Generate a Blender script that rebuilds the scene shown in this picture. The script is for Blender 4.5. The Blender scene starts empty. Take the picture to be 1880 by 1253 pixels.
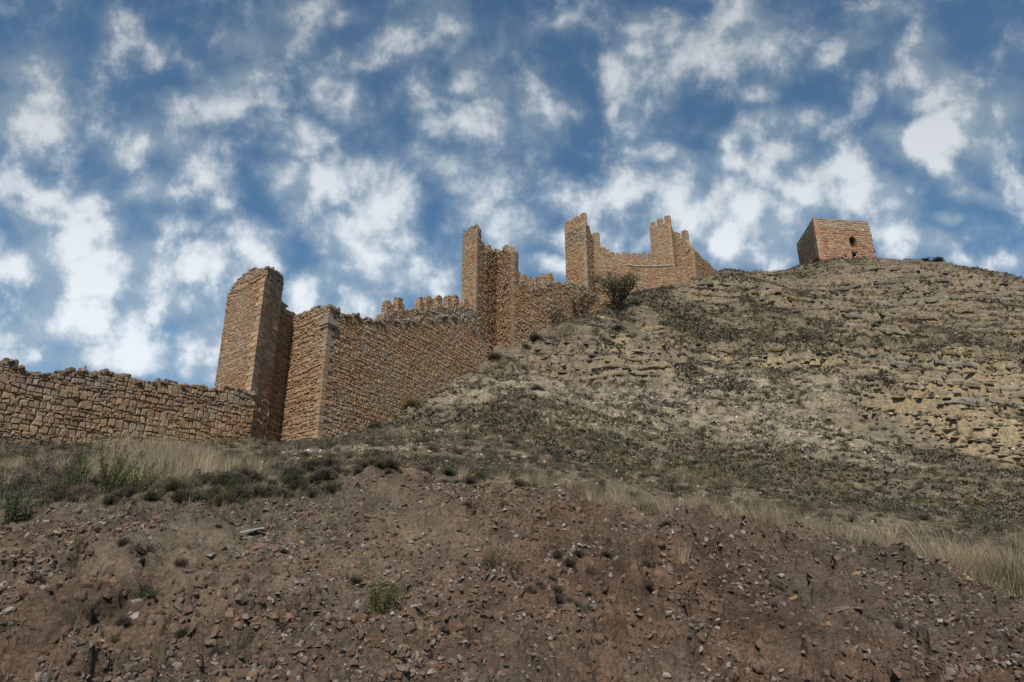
import bpy, bmesh, math, random
import numpy as np
from mathutils import Vector, Matrix

random.seed(7)
RNG = np.random.default_rng(11)
SC = bpy.context.scene
COL = SC.collection
R = math.radians

# ------------------------------------------------------------------ camera
CAM = np.array([0.0, 0.0, 1.6])
PITCH = R(19.0)
FPX = 1253.3
cP, sP = math.cos(PITCH), math.sin(PITCH)
FWD = np.array([0, cP, sP]); UPV = np.array([0, -sP, cP]); RGT = np.array([1.0, 0, 0])

cam_d = bpy.data.cameras.new('camera')
cam_d.lens = 24.0; cam_d.sensor_width = 36.0
cam_d.clip_start = 0.1; cam_d.clip_end = 6000
cam_o = bpy.data.objects.new('camera', cam_d)
cam_o.location = CAM; cam_o.rotation_euler = (math.pi / 2 + PITCH, 0, 0)
COL.objects.link(cam_o); SC.camera = cam_o


def ray(px, py):
    return FWD + RGT * ((px - 940) / FPX) + UPV * ((626.5 - py) / FPX)


def at(px, py, Y):
    d = ray(px, py)
    return CAM + d * (Y / d[1])


# ------------------------------------------------------------------ noise
def _hash(ix, iy, seed):
    h = (ix.astype(np.int64) * 374761393 + iy.astype(np.int64) * 668265263 + seed * 1442695041) & 0xffffffff
    h = ((h ^ (h >> 13)) * 1274126177) & 0xffffffff
    return ((h ^ (h >> 16)) & 0xffffff) / float(0xffffff)


def vnoise(x, y, seed=0):
    x = np.asarray(x, float); y = np.asarray(y, float)
    xi = np.floor(x); yi = np.floor(y)
    fx = x - xi; fy = y - yi
    fx = fx * fx * fx * (fx * (fx * 6 - 15) + 10); fy = fy * fy * fy * (fy * (fy * 6 - 15) + 10)
    a = _hash(xi, yi, seed); b = _hash(xi + 1, yi, seed)
    c = _hash(xi, yi + 1, seed); d = _hash(xi + 1, yi + 1, seed)
    return (a * (1 - fx) + b * fx) * (1 - fy) + (c * (1 - fx) + d * fx) * fy * 1.0


def fbm(x, y, oct=4, seed=0, gain=0.5):
    s = 0; a = 1.0; t = 0
    for i in range(oct):
        s = s + a * (vnoise(x, y, seed + i * 17) * 2 - 1); t += a
        x, y = (x * 0.8 - y * 0.6) * 2.03, (x * 0.6 + y * 0.8) * 2.03; a *= gain
    return s / t


def ridged(x, y, oct=4, seed=0):
    s = 0; a = 1.0; t = 0
    for i in range(oct):
        s = s + a * (1 - np.abs(vnoise(x, y, seed + i * 13) * 2 - 1) * 1.6); t += a
        x, y = (x * 0.8 - y * 0.6) * 2.1, (x * 0.6 + y * 0.8) * 2.1; a *= 0.5
    return s / t


def sstep(a, b, x):
    t = np.clip((x - a) / (b - a), 0, 1)
    return t * t * (3 - 2 * t)


# ------------------------------------------------------------------ terrain
class RBF:
    def __init__(self, pts, c):
        P = np.array(pts, float); self.P = P[:, :2]; self.c = c
        d = np.sqrt(((self.P[:, None] - self.P[None]) ** 2).sum(-1) + c * c)
        n = len(P)
        A = np.zeros((n + 3, n + 3)); A[:n, :n] = d + np.eye(n) * 1e-4
        A[:n, n] = 1; A[:n, n + 1:] = self.P; A[n:, :n] = A[:n, n:].T
        self.w = np.linalg.solve(A, np.concatenate([P[:, 2], np.zeros(3)]))

    def __call__(self, x, y):
        sh = np.shape(x); x = np.ravel(x); y = np.ravel(y)
        n = len(self.P)
        out = self.w[n] + self.w[n + 1] * x + self.w[n + 2] * y
        for i in range(n):
            out = out + self.w[i] * np.sqrt((x - self.P[i, 0]) ** 2 + (y - self.P[i, 1]) ** 2 + self.c ** 2)
        return out.reshape(sh)


HILL_PX = [  # px, py, depth
    (590, 818, 38.2), (640, 800, 40.5), (690, 778, 43), (760, 742, 46.5), (830, 702, 51), (880, 668, 55), (905, 650, 57.6),
    (945, 640, 60), (1000, 612, 64), (1050, 592, 69), (1100, 578, 74), (1137, 566, 76), (1190, 546, 82), (1265, 516, 89),
    (1320, 501, 102), (1400, 498, 107), (1466, 492, 109), (1507, 477, 107.5), (1560, 476, 108.5), (1612, 475, 109.5),
    (1700, 484, 110), (1800, 500, 109), (1880, 515, 107), (2050, 555, 102), (2300, 620, 95),
    (470, 833, 36.5), (380, 834, 33.5), (240, 836, 31), (110, 836, 28.5), (0, 836, 26.5), (-250, 836, 22),
    (1500, 900, 33), (1500, 800, 45), (1500, 700, 57), (1500, 640, 66), (1500, 600, 75), (1500, 530, 95),
    (1250, 900, 29), (1250, 800, 44), (1250, 700, 57), (1250, 640, 67), (1250, 590, 78),
    (1000, 870, 25), (1000, 800, 38), (1000, 730, 48), (1000, 670, 56),
    (850, 850, 23), (850, 790, 36), (720, 838, 21), (720, 810, 30), (620, 838, 22), (450, 860, 20), (250, 868, 18), (60, 872, 17),
    (1850, 1010, 21), (1850, 950, 28), (1850, 850, 41), (1850, 740, 55), (1850, 640, 70), (1850, 570, 88),
    (1680, 950, 26), (1680, 800, 46), (1680, 600, 77), (2200, 900, 35), (2200, 750, 55),
    # the crest of the cut bank
    (-300, 985, 9), (0, 955, 9.8), (150, 940, 10.2), (300, 925, 10.6), (420, 925, 11), (560, 888, 12), (640, 853, 13), (740, 858, 13),
    (850, 880, 13), (960, 897, 13), (1100, 925, 13), (1200, 945, 13), (1300, 955, 13), (1440, 968, 13), (1560, 1008, 13),
    (1700, 1050, 12.6), (1800, 1082, 12.3), (1880, 1108, 12), (2200, 1170, 11)]
hp = [tuple(at(*p)) for p in HILL_PX]
hp += [(60, 122, 56.5), (45, 124, 55.5), (80, 122, 55), (100, 112, 48), (30, 112, 50), (36, 130, 52), (60, 150, 54), (110, 140, 44), (140, 90, 34),
       (10, 95, 34), (-5, 75, 22), (-14, 55, 12), (-25, 45, 5.5), (-30, 32, 4.5), (-60, 60, 0), (-40, 100, 8), (-90, 20, 0), (-10, 140, 20),
       (0, 200, 15), (80, 220, 20), (200, 120, 10), (140, 40, 8), (80, 22, 2)]
HILL = RBF(hp, 3.5)

bp = []
for (px, py, Y, Yf) in [(-300, 985, 9, 6.3), (0, 955, 9.8, 6.8), (300, 925, 10.6, 7.0), (560, 888, 12, 7.3), (740, 858, 13, 7.6), (960, 897, 13, 7.8),
                        (1200, 945, 13, 8.2), (1440, 968, 13, 8.6), (1700, 1050, 12.6, 8.9), (1880, 1108, 12, 8.9), (2200, 1170, 11, 8.6)]:
    c = at(px, py, Y); f = at(px, 1253, Yf)
    bp.append(tuple(c)); bp.append(tuple(f))
    m = (c + f) / 2; bp.append((m[0], m[1], m[2] + 0.10))
    e = c + (c - f) * 0.8; bp.append((e[0], e[1], e[2] + 0.5))
    g = f - (c - f) * 0.6; bp.append((g[0], g[1], g[2]))
BANK = RBF(bp, 0.7)


def base_h(x, y):
    h = HILL(x, y); b = BANK(x, y)
    r = np.hypot(x, y)
    b = b + np.clip(r - 16, 0, 200) * 1.2
    k = 0.22
    d = np.clip((h - b) / k, -30, 30)
    hm = -k * np.logaddexp(-h / k, -b / k)
    hm = np.where(r > 17, h, hm)
    onb = 1 / (1 + np.exp(-d)); onb = np.where(r > 17, 0, onb)
    # level ground in front of the bank, where the camera stands
    fl = 0.35 * np.logaddexp(0, (hm - 0.02) / 0.35)
    hm = np.where(r < 11, fl, hm)
    return hm, onb


def px_ground(pxs, pys):
    """points of the bare terrain seen along the rays of these picture points"""
    out = []
    Y = np.concatenate([np.arange(6, 18, 0.05), np.arange(18, 135, 0.2)])
    for a, b in zip(pxs, pys):
        d = ray(a, b); t = Y / d[1]
        X = d[0] * t; Z = CAM[2] + d[2] * t
        h = base_h(X, Y)[0]
        i = np.argmax(h >= Z)
        out.append((X[i], Y[i], h[i]))
    return np.array(out)


# outcrops of bedded rock, zones of pale scree and of greener turf (centres seen in the photo, radius in metres)
OUT = [(1450, 545, 5), (1540, 545, 6), (1640, 545, 7), (1720, 570, 7), (1800, 560, 7), (1600, 590, 5), (1860, 600, 7), (1300, 530, 4), (1380, 520, 4),
       (1160, 648, 3), (1250, 645, 3.5), (1350, 645, 3.5), (1450, 650, 4), (1560, 650, 4), (1680, 672, 5), (1760, 700, 5.5), (1840, 690, 6), (1700, 745, 4.5), (1790, 760, 5), (1870, 770, 5),
       (1640, 780, 3), (1850, 815, 4), (1000, 655, 2.5), (1080, 670, 2.5), (1660, 508, 6), (1750, 518, 6), (1850, 538, 6), (1420, 512, 4)]
PALE = [(1160, 690, 6), (1300, 700, 7), (1450, 720, 7), (1580, 740, 7), (1700, 730, 7), (1820, 760, 7), (1000, 720, 4), (880, 730, 3), (800, 790, 3), (720, 830, 2), (1100, 760, 5),
        (1380, 770, 5), (1550, 800, 4), (1240, 740, 5)]
GREEN = [(940, 790, 2.5), (1040, 800, 3), (1140, 790, 3), (1360, 850, 3), (1450, 860, 3), (1300, 850, 2.5), (1560, 870, 3), (1650, 900, 4), (1100, 850, 3), (1800, 900, 4), (1300, 610, 6), (1600, 615, 6), (1450, 610, 6)]


def zones(lst):
    g = px_ground([a[0] for a in lst], [a[1] for a in lst])
    return [(p[0], p[1], r[2]) for p, r in zip(g, lst)]


SCARP = [(1700, 700, 3.2), (1760, 705, 3.5), (1835, 690, 4), (1700, 750, 3), (1770, 765, 3.2), (1850, 770, 4), (1810, 810, 2.6), (1870, 830, 2.6), (1660, 720, 2.2), (1560, 652, 2.2), (1500, 648, 2), (1430, 648, 2), (1340, 645, 1.8), (1170, 650, 1.6), (1210, 658, 1.4), (1800, 655, 2)]
ZOUT, ZPALE, ZGREEN, ZSCARP = zones(OUT), zones(PALE), zones(GREEN), zones(SCARP)


def zmask(x, y, Z, seed):
    m = np.zeros(np.shape(x))
    wx = x + fbm(x / 3, y / 3, 3, seed) * 2.5; wy = y + fbm(x / 3, y / 3, 3, seed + 5) * 3.5
    for (a, b, r) in Z:
        m = np.maximum(m, 1 - np.hypot(wx - a, (wy - b) * 0.75) / (r * 1.25))
    return np.clip(m * 1.8, 0, 1)


def height(x, y, full=False):
    x = np.asarray(x, float); y = np.asarray(y, float)
    h, onb = base_h(x, y)
    r = np.hypot(x, y)
    far = sstep(15, 60, r)
    out = np.maximum(zmask(x, y, ZOUT, 3), zmask(x, y, ZSCARP, 9))
    hill = fbm(x / 11, y / 11, 4, 21) * 0.95 * far + fbm(x / 3.2, y / 2.6, 4, 31) * (0.12 + 0.55 * far) + fbm(x / 0.9, y / 0.7, 3, 41) * (0.06 + 0.24 * far)
    hill = hill - 0.5 * far * np.clip(ridged(x / 7 + y / 60, y / 26, 3, 51) - 0.55, 0, 1) * 1.2
    hh = h + hill * (1 - onb)
    # bedded ledges
    warp = fbm(x / 14, y / 14, 3, 61) * 2.6 + fbm(x / 2.2, y / 2.2, 3, 66) * 0.35 + x * 0.05
    rise = np.zeros(np.shape(x))
    for stp, amt in ((2.3, 1.0), (0.8, 0.9)):
        q = (hh + warp) / stp
        fl = np.floor(q); f = q - fl
        g = sstep(0.70, 0.97, f)
        lim = np.clip(out * 1.5 + .10 * far, 0, 1) * (0.35 + 0.65 * sstep(-.25, .15, fbm(x / 10, y / 3.5, 3, int(stp * 71)))) * amt * (1 - onb)
        rise = np.maximum(rise, lim * sstep(.66, .78, f) * (1 - sstep(.97, 1.0, f)))
        hh = hh + lim * ((fl + g * 0.92 + f * 0.08) * stp - warp - hh)
    # the cut bank: lumps, runnels and clods
    rill = (ridged(x / 0.95 - y / 5.0, y / 3.8, 4, 81) - 0.4)
    bank = fbm(x / 1.7, y / 1.7, 4, 91) * 0.34 + rill * (0.08 + 0.16 * sstep(-2.5, 3.0, x)) + fbm(x / 0.42, y / 0.42, 4, 95) * 0.22
    bank = bank + np.clip(ridged(x / 0.2, y / 0.2, 2, 97) - 0.45, 0, 1) * 0.07 + sstep(.08, .2, fbm(x / 0.95, y / 0.6, 4, 99)) * 0.24 + sstep(.06, .16, fbm(x / 0.34, y / 0.24, 3, 93)) * 0.11 + sstep(.0, .1, fbm(x / 0.13, y / 0.1, 2, 92)) * 0.03
    near = sstep(3.5, 7.5, r)
    hh = hh + bank * onb * near + (fbm(x / 0.3, y / 0.3, 3, 98) * 0.03) * (1 - far)
    if full:
        return hh, onb, out, rise
    return hh


# ------------------------------------------------------------------ mesh helpers
def mesh_from(name, V, Q=None, T=None, mats=(), smooth=True, attrs=None, tint=None):
    me = bpy.data.meshes.new(name)
    V = np.asarray(V, np.float32)
    Q = np.zeros((0, 4), np.int32) if Q is None or len(Q) == 0 else np.asarray(Q, np.int32)
    T = np.zeros((0, 3), np.int32) if T is None or len(T) == 0 else np.asarray(T, np.int32)
    me.vertices.add(len(V)); me.vertices.foreach_set('co', V.ravel())
    nl = Q.size + T.size
    me.loops.add(nl); me.loops.foreach_set('vertex_index', np.concatenate([Q.ravel(), T.ravel()]).astype(np.int32))
    npoly = len(Q) + len(T)
    me.polygons.add(npoly)
    st = np.concatenate([np.arange(len(Q)) * 4, Q.size + np.arange(len(T)) * 3]).astype(np.int32)
    me.polygons.foreach_set('loop_start', st)
    me.polygons.foreach_set('use_smooth', np.full(npoly, smooth, bool))
    if tint is not None:
        a = me.attributes.new('tint', 'FLOAT_COLOR', 'POINT')
        t4 = np.ones((len(V), 4), np.float32); t4[:, :3] = tint
        a.data.foreach_set('color', t4.ravel())
    for k, v in (attrs or {}).items():
        a = me.attributes.new(k, 'FLOAT', 'POINT'); a.data.foreach_set('value', np.asarray(v, np.float32).ravel())
    for m in mats:
        me.materials.append(m)
    me.update(calc_edges=True)
    me.validate()
    return me


class Acc:
    """collects geometry for ONE mesh"""
    def __init__(s):
        s.V = []; s.Q = []; s.T = []; s.C = []; s.n = 0

    def add(s, V, Q=None, T=None, C=(.3, .3, .3)):
        V = np.asarray(V, float)
        if len(V) == 0:
            return
        s.V.append(V)
        C = np.asarray(C, float)
        s.C.append(np.broadcast_to(C, (len(V), 3)) if C.ndim == 1 else C)
        if Q is not None and len(Q): s.Q.append(np.asarray(Q) + s.n)
        if T is not None and len(T): s.T.append(np.asarray(T) + s.n)
        s.n += len(V)

    def build(s, name, mat, parent=None, smooth=True, origin=None):
        V = np.concatenate(s.V)
        if parent is not None:
            V = V - np.array(parent['_base'])
        elif origin is not None:
            V = V - np.array(origin)
        if mat == M_STONE: smooth = False
        me = mesh_from(name, V, np.concatenate(s.Q) if s.Q else None, np.concatenate(s.T) if s.T else None, (mat,), smooth, tint=np.concatenate(s.C))
        o = bpy.data.objects.new(name, me); COL.objects.link(o)
        if parent is not None: o.parent = parent
        elif origin is not None: o.location = origin
        return o


def tag(o, label=None, cat=None, group=None, kind=None):
    if label: o['label'] = label
    if cat: o['category'] = cat
    if group: o['group'] = group
    if kind: o['kind'] = kind
    return o


def thing(name, label, cat, loc, group=None):
    o = bpy.data.objects.new(name, None); COL.objects.link(o)
    o.empty_display_size = 0.3
    o.location = loc; o['_base'] = [float(v) for v in loc]
    return tag(o, label, cat, group)


# ------------------------------------------------------------------ materials
def new_mat(name):
    m = bpy.data.materials.new(name); m.use_nodes = True
    nt = m.node_tree; nt.nodes.clear()
    return m, nt


class NB:
    def __init__(s, nt): s.nt = nt

    def n(s, t, **kw):
        nd = s.nt.nodes.new(t)
        for k, v in kw.items():
            if k.startswith('i_'):
                nd.inputs[k[2:].replace('_', ' ')].default_value = v
            else:
                setattr(nd, k, v)
        return nd

    def l(s, a, b): s.nt.links.new(a, b)

    def sock(s, v, inp):
        if hasattr(v, 'is_linked') or isinstance(v, bpy.types.NodeSocket): s.l(v, inp)
        else: inp.default_value = v

    def math(s, op, a, b=None, c=None, clamp=False):
        nd = s.n('ShaderNodeMath', operation=op, use_clamp=clamp)
        for i, v in enumerate((a, b, c)):
            if v is not None: s.sock(v, nd.inputs[i])
        return nd.outputs[0]

    def noise(s, vec, scale, detail=4, rough=0.55, dist=0.0, dim='3D'):
        nd = s.n('ShaderNodeTexNoise', noise_dimensions=dim)
        nd.inputs['Scale'].default_value = scale; nd.inputs['Detail'].default_value = detail
        nd.inputs['Roughness'].default_value = rough; nd.inputs['Distortion'].default_value = dist
        if vec is not None: s.l(vec, nd.inputs['Vector'])
        return nd.outputs['Fac']

    def map(s, v, a, b, c=0.0, d=1.0, smooth=True):
        nd = s.n('ShaderNodeMapRange', interpolation_type='SMOOTHSTEP' if smooth else 'LINEAR')
        s.sock(v, nd.inputs['Value'])
        for k, x in (('From Min', a), ('From Max', b), ('To Min', c), ('To Max', d)): s.sock(x, nd.inputs[k])
        return nd.outputs[0]

    def mix(s, f, a, b, blend='MIX'):
        nd = s.n('ShaderNodeMix', data_type='RGBA', blend_type=blend)
        s.sock(f, nd.inputs[0])
        for v, i in ((a, 6), (b, 7)):
            if isinstance(v, tuple): nd.inputs[i].default_value = (*v, 1) if len(v) == 3 else v
            else: s.l(v, nd.inputs[i])
        return nd.outputs[2]

    def attr(s, name, out='Fac'):
        nd = s.n('ShaderNodeAttribute', attribute_name=name)
        return nd.outputs[out]

    def bump(s, h, strength, dist, normal=None):
        nd = s.n('ShaderNodeBump'); nd.inputs['Strength'].default_value = strength; nd.inputs['Distance'].default_value = dist
        s.l(h, nd.inputs['Height'])
        if normal is not None: s.l(normal, nd.inputs['Normal'])
        return nd.outputs[0]

    def finish(s, color, rough=0.95, normal=None, spec=0.15, trans=None):
        p = s.n('ShaderNodeBsdfPrincipled')
        if isinstance(color, tuple): p.inputs['Base Color'].default_value = (*color, 1)
        else: s.l(color, p.inputs['Base Color'])
        p.inputs['Roughness'].default_value = rough
        p.inputs['Specular IOR Level'].default_value = spec
        if normal is not None: s.l(normal, p.inputs['Normal'])
        o = s.n('ShaderNodeOutputMaterial')
        s.l(p.outputs[0], o.inputs[0])


def world_pos(b):
    return b.n('ShaderNodeNewGeometry').outputs['Position']


def mat_masonry():
    m, nt = new_mat('weathered_masonry'); b = NB(nt)
    pos = world_pos(b)
    tint = b.attr('tint', 'Color')
    n1 = b.noise(pos, 0.35, 4, 0.6); n2 = b.noise(pos, 6.0, 5, 0.65); n3 = b.noise(pos, 1.3, 5, 0.6, 0.4)
    c = b.mix(b.map(n1, 0.4, 0.65), tint, b.mix(0.42, tint, (1.0, 0.64, 0.36), 'MULTIPLY'))
    c = b.mix(b.map(n3, 0.5, 0.72, 0, 0.55), c, (0.27, 0.235, 0.20))
    v = b.map(n2, 0.25, 0.75, 0.62, 1.3, False)
    cv = b.n('ShaderNodeCombineColor'); [b.l(v, cv.inputs[i]) for i in range(3)]
    c = b.mix(1.0, c, cv.outputs[0], 'MULTIPLY')
    nb = b.bump(b.noise(pos, 9.0, 6, 0.7), 0.75, 0.05)
    b.finish(c, 0.95, nb)
    return m


def mat_tint(name, rough=0.9, var=0.45, scale=8.0, bumpd=0.0, trans=0.0):
    m, nt = new_mat(name); b = NB(nt)
    pos = world_pos(b)
    tint = b.attr('tint', 'Color')
    v = b.map(b.noise(pos, scale, 4, 0.6), 0.25, 0.75, 1 - var, 1 + var, False)
    cv = b.n('ShaderNodeCombineColor'); [b.l(v, cv.inputs[i]) for i in range(3)]
    c = b.mix(1.0, tint, cv.outputs[0], 'MULTIPLY')
    nb = b.bump(b.noise(pos, scale * 2.5, 5, 0.65), 0.7, bumpd) if bumpd else None
    b.finish(c, rough, nb, 0.12)
    return m


def mat_ground():
    m, nt = new_mat('earth_and_scree'); b = NB(nt)
    pos = world_pos(b)
    bank = b.attr('bank'); out = b.attr('outcrop'); pale = b.attr('pale'); grn = b.attr('turf')
    nA = b.noise(pos, 0.22, 5, 0.6, 0.3); nB = b.noise(pos, 1.1, 6, 0.65); nC = b.noise(pos, 5.0, 6, 0.7); nD = b.noise(pos, 22.0, 4, 0.7)
    # hillside: grey-brown dry earth, pale scree, straw turf
    hill = b.mix(b.map(nB, 0.35, 0.65), (0.102, 0.084, 0.060), (0.18, 0.146, 0.102))
    hill = b.mix(b.map(nA, 0.42, 0.62, 0, 0.6), hill, (0.14, 0.113, 0.078))
    hill = b.mix(b.math('MULTIPLY', grn, b.map(nC, 0.4, 0.65, 0, .6)), hill, (0.12, 0.105, 0.062))
    scree = b.mix(b.map(nC, 0.35, 0.65), (0.18, 0.15, 0.108), (0.34, 0.295, 0.215))
    hill = b.mix(b.math('MULTIPLY', pale, b.map(nB, 0.35, 0.62, 0.0, 0.95)), hill, scree)
    bed = b.mix(b.map(nB, 0.38, 0.66), (0.11, 0.095, 0.074), (0.175, 0.147, 0.106))
    bed = b.mix(b.map(nA, 0.56, 0.70, 0, 0.6), bed, (0.215, 0.153, 0.082))
    hill = b.mix(b.math('MULTIPLY', out, b.map(nC, 0.25, 0.55, 0.25, 0.95)), hill, bed)
    hill = b.mix(b.math('MULTIPLY', b.attr('riser'), b.map(nC, 0.3, 0.55, 0.2, 1.0)), hill, b.mix(b.map(nB, 0.4, 0.6), (0.175, 0.15, 0.115), (0.225, 0.165, 0.095)))
    hill = b.mix(b.math('MULTIPLY', b.attr('scarp'), b.map(nB, 0.3, 0.55, 0.35, .95)), hill, b.mix(b.map(nC, 0.35, 0.65), (0.215, 0.155, 0.085), (0.33, 0.265, 0.17)))
    # bank: reddish stony soil with greyer and browner patches
    soil = b.mix(b.map(nB, 0.36, 0.62), (0.062, 0.041, 0.029), (0.142, 0.088, 0.060))
    soil = b.mix(b.map(nA, 0.40, 0.58, 0, 0.9), soil, (0.092, 0.073, 0.055))
    soil = b.mix(b.map(nC, 0.56, 0.72, 0, 0.45), soil, (0.20, 0.15, 0.11))
    c = b.mix(bank, hill, soil)
    v = b.math('MULTIPLY', b.map(nD, 0.25, 0.75, 0.62, 1.38, False), b.map(b.noise(pos, 2.3, 5, .7), .3, .7, .62, 1.38, False))
    cv = b.n('ShaderNodeCombineColor'); [b.l(v, cv.inputs[i]) for i in range(3)]
    c = b.mix(1.0, c, cv.outputs[0], 'MULTIPLY')
    vor = b.n('ShaderNodeTexVoronoi', feature='F1'); vor.inputs['Scale'].default_value = 3.2; b.l(pos, vor.inputs['Vector'])
    vor2 = b.n('ShaderNodeTexVoronoi', feature='F1'); vor2.inputs['Scale'].default_value = 16.0; b.l(pos, vor2.inputs['Vector'])
    hsum = b.math('MULTIPLY_ADD', vor.outputs['Distance'], -0.55, nC)
    hb = b.bump(hsum, 0.8, 0.16)
    hb2 = b.bump(b.math('MULTIPLY_ADD', vor2.outputs['Distance'], -0.6, nD), 0.8, 0.03, hb)
    b.finish(c, 0.97, hb2, 0.1)
    return m


M_STONE = mat_masonry()
M_GROUND = mat_ground()
M_ROCK = mat_tint('broken_rock', 0.92, 0.38, 7.0, 0.025)
M_LEAF = mat_tint('dry_foliage', 0.85, 0.35, 3.0)
M_BARK = mat_tint('bark', 0.95, 0.35, 6.0, 0.02)
m_, nt_ = new_mat('interior_shade'); NB(nt_).finish((0.03, 0.022, 0.016), 0.95); M_DARK = m_  # near-black colour stands in for the unlit inside of the keep
M_WOOD = mat_tint('old_timber', 0.8, 0.3, 5.0, 0.01)

# ------------------------------------------------------------------ terrain meshes
AZ = np.linspace(R(-56), R(56), 1500)


def terrain_grid(name, rs, az):
    A, Rr = np.meshgrid(az, rs)
    X = Rr * np.sin(A); Y = Rr * np.cos(A)
    Z, onb, out, rise = height(X, Y, True)
    pale = zmask(X, Y, ZPALE, 5); scarp = zmask(X, Y, ZSCARP, 9); grn = zmask(X, Y, ZGREEN, 7)
    V = np.stack([X, Y, Z], -1).reshape(-1, 3)
    nr, na = X.shape
    i = np.arange((nr - 1) * na).reshape(nr - 1, na)[:, :-1].ravel()
    Q = np.stack([i, i + 1, i + 1 + na, i + na], 1)
    me = mesh_from(name, V, Q, None, (M_GROUND,), True, dict(bank=onb, outcrop=out, pale=pale, turf=grn, riser=rise, scarp=scarp))
    o = bpy.data.objects.new(name, me); COL.objects.link(o)
    return tag(o, kind='structure')


r_near = np.concatenate([np.linspace(1.2, 6, 60)[:-1], np.linspace(6, 16, 620)])
r_far = 16 * np.exp(np.linspace(0, math.log(158 / 16.), 700))
r_back = np.concatenate([np.linspace(158, 420, 50)])
terrain_grid('earth_bank', r_near, AZ)
terrain_grid('hillside', np.concatenate([r_far, r_back[1:]]), AZ)
# the plain all round, out to the horizon
gv = []; ring = 96
for rr in (0.0, 60, 400, 1500, 5000):
    for k in range(ring):
        a = 2 * math.pi * k / ring
        gv.append((rr * math.sin(a), rr * math.cos(a), -0.06 if rr < 1 else -0.35))
gq = [(i * ring + k, i * ring + (k + 1) % ring, (i + 1) * ring + (k + 1) % ring, (i + 1) * ring + k) for i in range(4) for k in range(ring)]
me = mesh_from('plain', np.array(gv), gq, None, (M_GROUND,), True)
tag_o = bpy.data.objects.new('plain', me); COL.objects.link(tag_o); tag(tag_o, kind='structure')


# ------------------------------------------------------------------ masonry
PAL_WARM = np.array([(.37, .25, .155), (.40, .28, .175), (.335, .225, .14), (.36, .255, .165), (.42, .305, .20), (.32, .205, .12), (.36, .28, .20)])
PAL_RED = np.array([(.34, .20, .135), (.38, .235, .155), (.37, .275, .19), (.29, .17, .115), (.40, .30, .21)])
PAL_GREY = np.array([(.34, .29, .23), (.30, .25, .20), (.38, .31, .23), (.33, .24, .165), (.27, .23, .19), (.40, .29, .19)])


class Plane:
    """a vertical plane through two plan points; s runs from P0 to P1, the normal points to the camera"""
    def __init__(s, P0, P1, off=0.0):
        s.p = np.array(P0[:2], float); q = np.array(P1[:2], float)
        s.L = np.linalg.norm(q - s.p); s.u = (q - s.p) / s.L
        s.n = np.array([s.u[1], -s.u[0]])
        if np.dot(s.n, -s.p) < 0: s.n = -s.n
        s.p = s.p + s.n * off

    def hit(s, px, py):
        d = ray(px, py)
        t = np.dot(s.p - CAM[:2], s.n) / np.dot(d[:2], s.n)
        P = CAM + d * t
        return float(np.dot(P[:2] - s.p, s.u)), float(P[2])

    def line(s, pts, jag=0.0):
        h = sorted(s.hit(*p) for p in pts)
        S = np.array([a[0] for a in h]); Z = np.array([a[1] for a in h])
        if jag == 0: return lambda x: np.interp(x, S, Z)
        return lambda x: np.interp(x, S, Z) + jag * (vnoise(np.asarray(x, float) * 1.9, np.asarray(x, float) * 0 + Z[0], 5) + .6 * vnoise(np.asarray(x, float) * .6, np.asarray(x, float) * 0 + Z[0], 8) - .9)

    def xyz(s, S, D, Z):
        S = np.asarray(S, float); D = np.asarray(D, float)
        return np.stack([s.p[0] + s.u[0] * S + s.n[0] * D, s.p[1] + s.u[1] * S + s.n[1] * D, np.broadcast_to(Z, S.shape)], -1)

    def ground(s, drop=1.0):
        return lambda x: height(s.p[0] + s.u[0] * np.asarray(x, float), s.p[1] + s.u[1] * np.asarray(x, float)) - drop


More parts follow.
